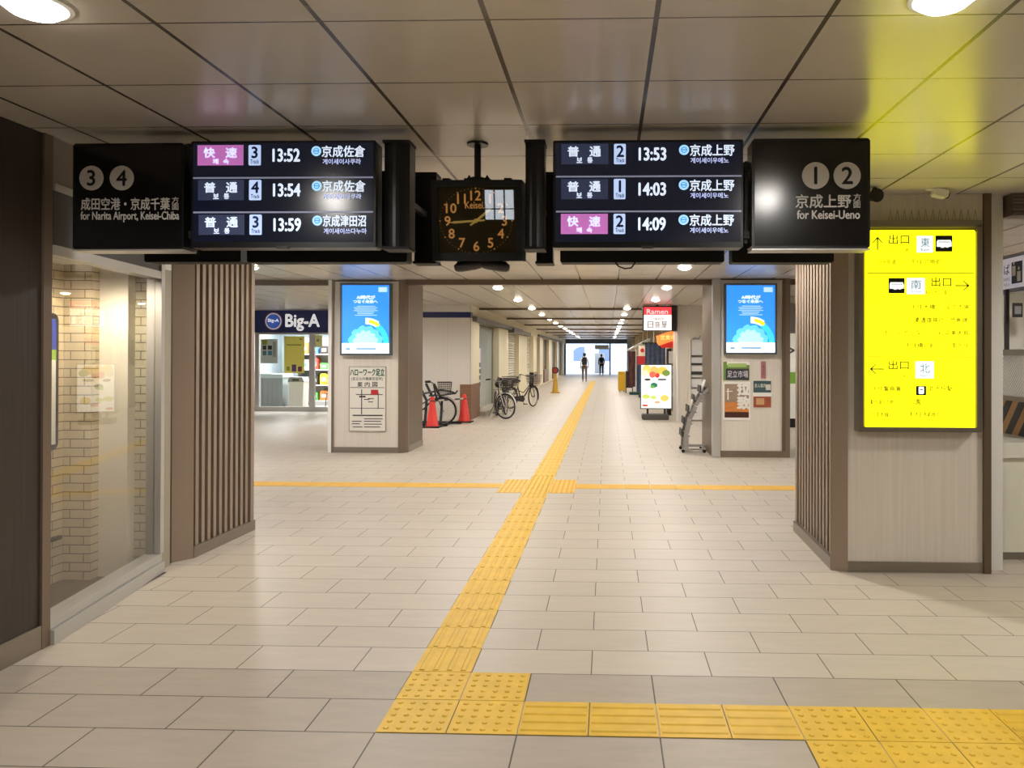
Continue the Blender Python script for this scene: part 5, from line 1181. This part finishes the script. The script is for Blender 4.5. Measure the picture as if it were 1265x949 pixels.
# yellow box and folding easel
x0, x1, z0, z1 = R4(763.5, 773, 459, 484, 28.6)
t = thing('yellow_bin', ((x0+x1)/2, 28.8, 0), 'yellow box stand on the floor past the banners', 'bin')
b = MB(); b.bbox(x0, x1, 28.6, 29.0, 0.05, z1-0.04, 0.03); b.build('body', mat('bin_yellow', (206, 162, 36), 0.5), t)
b = MB(); b.bbox(x0-0.015, x1+0.015, 28.58, 29.02, z1-0.04, z1, 0.012); b.build('lid', mat('bin_yellow2', (226, 186, 60), 0.5), t)
b = MB()
for sx in (x0+0.05, x1-0.09): b.box(sx, sx+0.04, 28.64, 28.96, 0, 0.05)
b.build('foot', M_dgrey, t)
x0, x1, z0, z1 = R4(773, 782, 458, 487, 27.4)
t = thing('easel_board', ((x0+x1)/2, 27.5, 0), 'dark folding easel board next to the yellow box stand', 'board')
for k, (dy, s) in enumerate(((0, 1), (0.35, -1))):
    b = MB(); b.prism([(27.4+dy, 0), (27.43+dy, 0), (27.59+s*0.0, z1), (27.56, z1)], x0, x0+0.03, 'YZ'); b.prism([(27.4+dy, 0), (27.43+dy, 0), (27.59, z1), (27.56, z1)], x1-0.03, x1, 'YZ'); b.build('leg_frame', mat('easel_wood', (72, 52, 40), 0.6), t)
b = MB(); b.prism([(27.395+0.03, 0.22), (27.41+0.03, 0.22), (27.56, z1-0.03), (27.545, z1-0.03)], x0+0.03, x1-0.03, 'YZ'); b.build('slate', M_blackm, t)
# pamphlet rack beside the pillar
YK = 9.0
t = thing('pamphlet_rack', (2.35, YK+0.15, 0), 'curved grey metal pamphlet rack leaning by the light box pillar', 'rack')
prof_px = [(844, 556), (846, 535), (850, 518), (857, 501), (866, 487), (877, 476)]
prof = [at(a, c, YK) for a, c in prof_px]
prof[1].x -= 0.012; prof[2].x -= 0.01
M_rack = mat('rack_metal', (168, 164, 160), 0.4, metal=0.3)
for yy in (YK, YK+0.42):
    b = MB()
    for i in range(5):
        p, q = prof[i], prof[i+1]; wp, wq = 0.085-0.008*i, 0.085-0.008*(i+1)
        b.prism([(p.x, max(p.z, 0.05)), (p.x+wp, max(p.z, 0.05)-0.01), (q.x+wq, q.z-0.03), (q.x, q.z)], yy-0.012, yy+0.012, 'XZ')
    b.build('side_frame', M_rack, t)
b = MB()
x0, x1 = prof[0].x, 2.58
b.tube([(x0-0.02, YK, 0.06), (x1, YK, 0.06)], 0.014, 8); b.tube([(x0-0.02, YK+0.42, 0.06), (x1, YK+0.42, 0.06)], 0.014, 8); b.tube([(x0+0.02, YK, 0.06), (x0+0.02, YK+0.42, 0.06)], 0.014, 8); b.tube([(x1-0.02, YK, 0.06), (x1-0.02, YK+0.42, 0.06)], 0.014, 8)
b.tube([(x0, YK, 0.13), (x1, YK, 0.13)], 0.012, 8); b.tube([(x1-0.04, YK, 0.06), (x1-0.04, YK, 0.14)], 0.012, 8); b.build('base_frame', M_rack, t)
for x in (x0, x1-0.02):
    for yy in (YK, YK+0.42):
        b = MB(); b.lathe([(0.028, -0.012), (0.028, 0.012)], (x, yy, 0.028), 14, 'Y'); b.build('caster', M_tyre, t)
for k in range(5):
    f = 0.16+0.17*k; i = f*5; j = int(i); g = i-j; p = prof[j].lerp(prof[min(j+1, 5)], g)
    b = MB(); b.box(p.x-0.02, p.x+0.10, YK+0.02, YK+0.40, p.z-0.01, p.z); b.prism([(p.x-0.045, p.z), (p.x-0.03, p.z), (p.x-0.02, p.z+0.11), (p.x-0.035, p.z+0.11)], YK+0.02, YK+0.40, 'XZ'); b.build('pocket', mat('pocket_dark', (54, 52, 54), 0.5), t)
for k, cc in enumerate(((226, 224, 220), (180, 186, 190), (220, 214, 200), (150, 150, 156), (240, 240, 236))):
    f = 0.16+0.17*k; i = f*5; j = int(i); g = i-j; p = prof[j].lerp(prof[min(j+1, 5)], g)
    if k in (2, 4):
        b = MB(); b.prism([(p.x-0.018, p.z+0.004), (p.x+0.0, p.z+0.004), (p.x+0.055, p.z+0.20), (p.x+0.04, p.z+0.20)], YK+0.05, YK+0.26, 'XZ')
        tag(b.build('pamphlet_stack', mat('pamphlet_%d' % k, cc, 0.5)), 'white pamphlets in the %s pocket of the curved rack' % ('middle' if k == 2 else 'top'), 'pamphlets')
# white notice shelf on the pier
YN = 14.83
x0, x1, z0, z1 = R4(853, 892, 420, 519, YN)
t = thing('notice_rack', ((x0+x1)/2, YN-0.05, 0), 'tall white slotted notice rack on the pale pier', 'rack')
b = MB(); b.box(x0, x1, YN-0.03, YN+0.01, 0.03, z1); b.build('back_panel', M_white, t)
b = MB(); b.box(x0-0.05, x0-0.01, YN-0.1, YN+0.01, 0, z1+0.02); b.box(x1, x1+0.04, YN-0.1, YN+0.01, 0, z1+0.02); b.build('upright', mat('cream_metal', (226, 220, 204), 0.4), t)
for k, (yy, hh) in enumerate(((440, 2), (450, 2.6), (461, 4), (467, 1), (479, 1))):
    q = R4(854, 890, yy-hh/2, yy+hh/2, YN-0.04); b = MB(); b.box(q[0], q[1], YN-0.06, YN-0.03, q[2], q[3]); b.build('slot', M_dgrey, t)
b = MB(); p = at(860, 418, YN-0.03); b.tube([(p.x-0.08, YN-0.03, z1), (p.x-0.02, YN-0.03, z1+0.05), (p.x+0.06, YN-0.03, z1+0.02), (p.x+0.1, YN-0.03, z1+0.1)], 0.008, 6); b.build('hook', M_dgrey, t)
# white cabinet seen through the gap beside the slatted pillar
x0, x1, z0, z1 = R4(966, 1000, 412, 527, 13.3)
t = thing('vending_machine', ((x0+x1)/2, 13.6, 0), 'white machine with green band seen in the gap beside the slatted pillar', 'vending machine')
b = MB(); b.bbox(x0-0.3, x1, 13.3, 14.0, 0.2, z1, 0.03); b.build('cabinet', mat('machine_white', (238, 238, 232), 0.4), t)
q = R4(955, 1000, 460, 474, 13.3); b = MB(); b.box(x0-0.28, q[1], 13.294, 13.3, q[2], q[3]); b.build('green_band', mat('machine_green', (120, 176, 62), 0.5), t, label='green band')
b = MB(); b.box(x0-0.28, x1-0.02, 13.32, 13.98, 0, 0.2); b.build('base', M_blackm, t)
text('>', *R4(975, 981, 429, 437, 13.3), 13.295, M_dgrey, 'mark', t, bold=0.03)
b = MB(); q = R4(968, 1000, 443, 456, 13.3); b.box(q[0], q[1], 13.296, 13.3, q[2], q[3]); b.build('panel', mat('machine_pale', (246, 244, 236), 0.3), t)
b = MB(); b.box(4.75, 5.3, 12.0, 12.4, 0, H) if False else b.box(5.2, 5.6, 14.2, 14.6, 0, H)
struct(b.build('column', M_grey), 'grey column behind the white machine', 'column')
p = at(974, 345, 12.0)
b = MB(); b.box(p.x-0.1, p.x+0.25, 11.9, 12.1, p.z-0.06, H); tag(b.build('ceiling_box', M_dgrey), 'dark box under the ceiling in the gap beside the slatted pillar', 'box')

# ------------------------------------------------------------------ ticket corner
t = thing('ticket_counter', (5.5, 3.1, 0), 'low white counter beside the yellow sign pillar', 'counter')
b = MB(); b.box(3.93, 8.9, 2.79, 3.5, 0.06, 0.80); b.build('body', mat('counter_white', (226, 224, 208), 0.45, noise=0.02), t)
b = MB(); b.box(3.93, 8.9, 2.76, 3.52, 0.80, 0.92); b.build('top', mat('counter_top', (222, 220, 208), 0.4), t)
b = MB(); b.box(3.93, 8.9, 2.80, 3.5, 0, 0.06); b.build('plinth', M_steel, t)
b = MB(); b.box(3.82, 3.92, 2.5, 2.62, 0, H)
struct(b.build('post', M_white), 'white post beside the yellow sign pillar', 'post')
t = thing('bollard_stopper', (4.02, 3.0, 0.92), 'short black upright stub on the white counter', 'stopper')
p = at(1229, 548, 2.95); q = at(1229, 523, 2.95)
b = MB(); b.lathe([(0.022, 0), (0.022, q.z-0.92-0.01), (0.016, q.z-0.92)], (p.x, 2.95, 0.92), 14); b.build('stub', M_blackm, t)
b = MB(); b.lathe([(0.03, 0), (0.03, 0.01)], (p.x, 2.95, 0.92), 14); b.build('base', M_dgrey, t)
XM = 4.45
t = thing('mesh_barrier', (XM, 4.0, 0.0), 'wire mesh barrier with hazard striped foot board behind the counter', 'barrier')
b = MB(); b.box(XM, XM+0.03, 2.85, 6.0, 0.92, 1.21, 0)
n = 16
for k in range(n):
    y = 2.75+k*0.2
    ys = [y+0.22, y+0.32, y+0.1, y]
    pl = [(ys[0], 0.92), (ys[1], 0.92), (ys[2], 1.21), (ys[3], 1.21)]
    pl = [(min(max(u, 2.85), 6.0), v) for u, v in pl]
    b.prism(pl, XM-0.003, XM, 'YZ', 1)
b.build('hazard_board', [mat('hazard_tan', (196, 148, 88), 0.5), mat('hazard_black', (38, 30, 26), 0.5)], t, label='black and tan diagonal stripes')
b = MB(); b.box(XM-0.02, XM+0.04, 2.85, 6.0, 1.21, 1.25); b.box(XM-0.02, XM+0.04, 2.85, 6.0, 1.60, 1.65)
for y in (2.85, 4.35, 5.96): b.box(XM-0.01, XM+0.03, y, y+0.04, 1.25, 1.60)
b.build('rail', M_steel, t)
b = MB(); step = 0.034; N = int(3.1/step)
for k in range(-12, N):
    y = 2.87+k*step
    for sg in (1, -1):
        ya, yb = (y, y+0.35) if sg > 0 else (y+0.35, y)
        za, zb = 1.25, 1.60
        # clip to the barrier
        def clip(ya, za, yb, zb):
            lo, hi = 2.88, 5.96
            if ya > yb: ya, za, yb, zb = yb, zb, ya, za
            if yb <= lo or ya >= hi: return None
            if ya < lo: za += (zb-za)*(lo-ya)/(yb-ya); ya = lo
            if yb > hi: zb = za+(zb-za)*(hi-ya)/(yb-ya); yb = hi
            return ya, za, yb, zb
        cl = clip(ya, za, yb, zb)
        if cl: b.tube([(XM+0.01+0.004*sg, cl[0], cl[1]), (XM+0.01+0.004*sg, cl[2], cl[3])], 0.004, 4)
b.build('wire_mesh', mat('wire_white', (226, 224, 220), 0.45), t)
b = MB(); b.box(XM+0.0, XM+0.03, 3.46, 3.49, 1.65, 2.175); b.build('riser_post', M_dgrey, t)
t = thing('ticket_sign', (4.66, 3.8, 2.2), 'white hanging ticket sign with two figure pictogram', 'sign')
XS_ = Matrix.Translation((4.66, 4.75, 0)) @ Matrix.Rotation(-PI/2, 4, 'Z')    # x runs along -Y, face looks to -X
XS_ = Matrix.Translation((4.66, 4.75, 0)) @ Matrix(((0, 1, 0, 0), (-1, 0, 0, 0), (0, 0, 1, 0), (0, 0, 0, 1)))
ZB, ZT = 2.21, 2.49
b = MB(XS_); b.box(0, 2.2, 0.0, 0.1, ZB, ZT); b.build('board', mat('ticket_white', (226, 224, 238), 0.4, emit=0.25), t)
b = MB(XS_); b.box(-0.01, 2.21, -0.005, 0.105, ZB-0.035, ZB); b.box(-0.01, 2.21, -0.005, 0.105, ZT, ZT+0.03); b.build('rim', mat('ticket_grey', (126, 126, 138), 0.4), t)
def tx(px):      # where a photo column meets the sign's plane, measured along the sign
    return 4.75-onx(px, 335, 4.66).y
text('きっぷうりば', tx(1247)-0.62, tx(1247.5), ZB+0.135, ZB+0.225, -0.003, M_dgrey, 'lettering', t, bold=0.01, xf=XS_)
text('Tickets', tx(1247)-0.18, tx(1247.5), ZB+0.075, ZB+0.115, -0.003, M_grey, 'lettering', t, xf=XS_); text('售票处 / 매표소', tx(1247)-0.23, tx(1247.5), ZB+0.025, ZB+0.055, -0.003, M_grey, 'lettering', t, xf=XS_)
pa, pb = tx(1250), tx(1263)
b = MB(XS_); b.box(pa, pb, -0.003, 0, ZB+0.04, ZB+0.235, 0); wq = pb-pa
for f_, zb_ in ((0.08, 0.11), (0.55, 0.055)):
    b.box(pa+wq*f_, pa+wq*(f_+0.32), -0.005, -0.003, ZB+zb_, ZB+zb_+0.09, 1); b.lathe([(0.016, -0.005), (0.016, -0.003)], (pa+wq*(f_+0.16), 0, ZB+zb_+0.115), 14, 'Y', 1)
b.build('pictogram', [mat('pict_navy', (34, 32, 48), 0.5), M_white], t, label='two white figures on dark square')
b = MB(XS_)
for x in (0.3, 1.9): b.tube([(x, 0.05, ZT+0.03), (x, 0.05, H)], 0.012, 8)
b.build('hanger', M_dgrey, t)
b = MB(); b.box(3.93, 8.9, 2.40, 2.56, 2.625, H-0.002)
for k in range(6): b.box(3.93, 8.9, 2.385, 2.40, 2.63+k*0.025, 2.645+k*0.025)
tag(b.build('shutter_box', mat('shutter_brown', (112, 98, 86), 0.5)), 'ribbed brown shutter box under the ceiling over the ticket counter', 'shutter box')
p = at(1231, 302, 4.4)
t = thing('horn_speaker', (p.x, 4.4, p.z-0.05), 'small black and silver ceiling horn above the ticket sign', 'speaker')
b = MB(); b.lathe([(0.006, -0.07), (0.03, -0.02), (0.045, 0.04)], (p.x, 4.4, p.z), 14); b.build('horn', M_black, t)
b = MB(); b.tube([(p.x, 4.4, p.z+0.03), (p.x, 4.4, H)], 0.014, 8); b.build('stem', M_silver, t)
b = MB(); b.box(5.0, 5.6, 6.4, 6.7, 0, H); struct(b.build('column', M_offw), 'cream column behind the ticket sign', 'column')
b = MB(); b.box(5.6, 9.0, 6.9, 7.0, 0, H); struct(b.build('wall_ticket', M_white), 'white wall behind the ticket counter', 'wall')
p = at(1259, 383, 6.35); b = MB(); b.box(p.x-0.06, p.x+0.06, 6.38, 6.40, p.z-0.09, p.z+0.09, 0); b.box(p.x-0.04, p.x+0.04, 6.375, 6.38, p.z-0.05, p.z+0.05, 1)
tag(b.build('wall_notice', [M_dgrey, M_grey]), 'small dark notice on the cream column behind the mesh barrier', 'notice')

# ------------------------------------------------------------------ people
def skin(name, joints, edges, m, parent, X, sub=2):
    me = bpy.data.meshes.new(name); keys = list(joints)
    me.from_pydata([Vector(joints[k][:3]) for k in keys], [], [(keys.index(a), keys.index(b)) for a, b in edges])
    o = bpy.data.objects.new(name, me); COL.objects.link(o)
    md = o.modifiers.new('skin', 'SKIN'); md.use_smooth_shade = True
    for i, k in enumerate(keys):
        r = joints[k][3]; r = r if isinstance(r, tuple) else (r, r)
        me.skin_vertices[0].data[i].radius = r; me.skin_vertices[0].data[i].use_root = (i == 0)
    sd = o.modifiers.new('sub', 'SUBSURF'); sd.levels = sub; sd.render_levels = sub
    nm = bpy.data.meshes.new_from_object(o.evaluated_get(bpy.context.evaluated_depsgraph_get()))
    bpy.data.objects.remove(o); bpy.data.meshes.remove(me)
    mb = MB(X); mb.add([tuple(v.co) for v in nm.vertices], [tuple(p.vertices) for p in nm.polygons]); bpy.data.meshes.remove(nm)
    return mb.build(name, m, parent, smooth=True)
M_skin = mat('skin', (196, 150, 122), 0.5); M_hair = mat('hair_black', (26, 22, 20), 0.6)
def person(p, face, label, h, shirt, trousers, shoes, stride=0.16):
    """walking figure, +y of its own space is forward"""
    t = thing('person', (p[0], p[1], 0), label, 'person')
    X = rot_at((p[0], p[1], 0), face) @ Matrix.Scale(h/1.72, 4)
    s = stride
    J = {'pelvis': (0, 0, 0.95, (0.13, 0.10)), 'waist': (0, 0.01, 1.08, (0.125, 0.09)), 'chest': (0, 0.02, 1.28, (0.155, 0.105)), 'base': (0, 0.02, 1.42, (0.09, 0.075)), 'neck': (0, 0.03, 1.50, 0.052), 'head0': (0, 0.045, 1.565, (0.065, 0.08)), 'head1': (0, 0.045, 1.645, (0.075, 0.092)), 'crown': (0, 0.04, 1.70, (0.05, 0.06)),
         'shl': (-0.17, 0.02, 1.40, 0.058), 'ell': (-0.235, -0.05, 1.14, 0.042), 'wrl': (-0.235, 0.03, 0.90, 0.030), 'hal': (-0.235, 0.06, 0.83, (0.020, 0.036)),
         'shr': (0.17, 0.02, 1.40, 0.058), 'elr': (0.235, -0.02, 1.14, 0.042), 'wrr': (0.235, 0.11, 0.92, 0.030), 'har': (0.235, 0.15, 0.85, (0.020, 0.036)),
         'hil': (-0.095, 0, 0.88, 0.085), 'knl': (-0.10, s*0.5+0.03, 0.49, 0.056), 'anl': (-0.10, s*0.75, 0.09, 0.038), 'tol': (-0.11, s*0.75+0.15, 0.035, (0.038, 0.03)),
         'hir': (0.095, 0, 0.88, 0.085), 'knr': (0.10, -s*0.2+0.04, 0.49, 0.056), 'anr': (0.10, -s, 0.11, 0.038), 'tor': (0.11, -s+0.14, 0.035, (0.038, 0.03))}
    E = [('pelvis', 'waist'), ('waist', 'chest'), ('chest', 'base'), ('base', 'neck'), ('neck', 'head0'), ('head0', 'head1'), ('head1', 'crown'), ('base', 'shl'), ('shl', 'ell'), ('ell', 'wrl'), ('wrl', 'hal'), ('base', 'shr'), ('shr', 'elr'), ('elr', 'wrr'), ('wrr', 'har'),
         ('pelvis', 'hil'), ('hil', 'knl'), ('knl', 'anl'), ('anl', 'tol'), ('pelvis', 'hir'), ('hir', 'knr'), ('knr', 'anr'), ('anr', 'tor')]
    for sd, k in (('l', -1), ('r', 1)):
        hp = J['ha'+sd]
        for i in range(4): J['f%s%d' % (sd, i)] = (hp[0], hp[1]-0.012+0.018*i, hp[2]-0.055, 0.010); J['g%s%d' % (sd, i)] = (hp[0]-k*0.012, hp[1]-0.005+0.017*i, hp[2]-0.095+0.006*abs(i-1.5), 0.008); E += [('ha'+sd, 'f%s%d' % (sd, i)), ('f%s%d' % (sd, i), 'g%s%d' % (sd, i))]
        J['th'+sd] = (hp[0]-k*0.025, hp[1]+0.045, hp[2]-0.02, 0.011); E.append(('ha'+sd, 'th'+sd))
    body = skin('body', J, E, M_skin, t, X)
    # face details on the head
    b = MB(X)
    for sx in (-1, 1): b.sphere((0.03*sx, 0.128, 1.625), (0.011, 0.008, 0.008), 8, 6, 1); b.sphere((0.082*sx, 0.04, 1.62), (0.012, 0.024, 0.034), 8, 6, 0)
    b.sphere((0, 0.145, 1.595), (0.014, 0.022, 0.022), 8, 6, 0); b.box(-0.024, 0.024, 0.115, 0.128, 1.548, 1.556, 2)
    b.build('facial_features', [M_skin, M_hair, mat('lips', (160, 90, 84), 0.5)], t)
    b = MB(X); b.sphere((0, 0.03, 1.665), (0.098, 0.115, 0.085), 16, 10); b.sphere((0, -0.01, 1.61), (0.092, 0.09, 0.08), 14, 8); b.build('hair', M_hair, t, smooth=True)
    g = 1.16
    up = {k: (*J[k][:3], tuple(v*g for v in J[k][3]) if isinstance(J[k][3], tuple) else J[k][3]*g) for k in ('pelvis', 'waist', 'chest', 'base', 'shl', 'ell', 'wrl', 'shr', 'elr', 'wrr')}
    skin('shirt', up, [e for e in E if e[0] in up and e[1] in up], shirt, t, X)
    lo = {k: (*J[k][:3], tuple(v*1.2 for v in J[k][3]) if isinstance(J[k][3], tuple) else J[k][3]*1.25) for k in ('pelvis', 'hil', 'knl', 'anl', 'hir', 'knr', 'anr')}
    skin('trousers', lo, [e for e in E if e[0] in lo and e[1] in lo], trousers, t, X)
    for sd in 'lr':
        a, c = J['an'+sd], J['to'+sd]
        skin('shoe', {'h': (a[0], a[1]-0.03, 0.045, (0.045, 0.042)), 'm': (a[0], a[1]+0.05, 0.045, (0.046, 0.04)), 't': (c[0], c[1]+0.02, 0.035, (0.044, 0.03))}, [('h', 'm'), ('m', 't')], shoes, t, X, 1)
    return X
M_shirt = mat('shirt_white', (214, 212, 216), 0.7); M_khaki = mat('trousers_khaki', (112, 96, 78), 0.8); M_bkcl = mat('cloth_black', (26, 25, 27), 0.8)
vv = ray(722, 471.5); gm = CAM+vv*(-CAM.z/vv.z)
X1 = person((gm.x, gm.y), 0, 'person in white shirt and khaki trousers walking away down the passage', 1.66, M_shirt, M_khaki, mat('shoe_dark', (40, 34, 30), 0.6))
t = thing('backpack', (gm.x, gm.y-0.2, 1.0), 'black backpack on the person in the white shirt', 'backpack')
b = MB(X1); prof = [(-0.14, 1.02), (0.14, 1.02), (0.155, 1.10), (0.15, 1.34), (0.11, 1.44), (0.05, 1.47), (-0.05, 1.47), (-0.11, 1.44), (-0.15, 1.34), (-0.155, 1.10)]
b.prism(prof, -0.25, -0.10, 'XZ'); b.build('bag', M_bkcl, t)
b = MB(X1); b.prism([(-0.11, 1.05), (0.11, 1.05), (0.12, 1.2), (0.1, 1.24), (-0.1, 1.24), (-0.12, 1.2)], -0.285, -0.25, 'XZ'); b.build('pocket', mat('cloth_black2', (36, 35, 38), 0.8), t)
for sx in (-1, 1):
    b = MB(X1); b.tube([(0.10*sx, -0.12, 1.44), (0.11*sx, -0.02, 1.50), (0.115*sx, 0.10, 1.44), (0.12*sx, 0.155, 1.30), (0.14*sx, 0.06, 1.12), (0.13*sx, -0.12, 1.06)], 0.018, 6); b.build('strap', M_bkcl, t)
vv = ray(743, 463.6); gm2 = CAM+vv*(-CAM.z/vv.z)
person((gm2.x, min(gm2.y, 54.5)), 0.25, 'person in black clothes at the far mouth of the passage', 1.6, M_bkcl, M_bkcl, M_bkcl, 0.1)
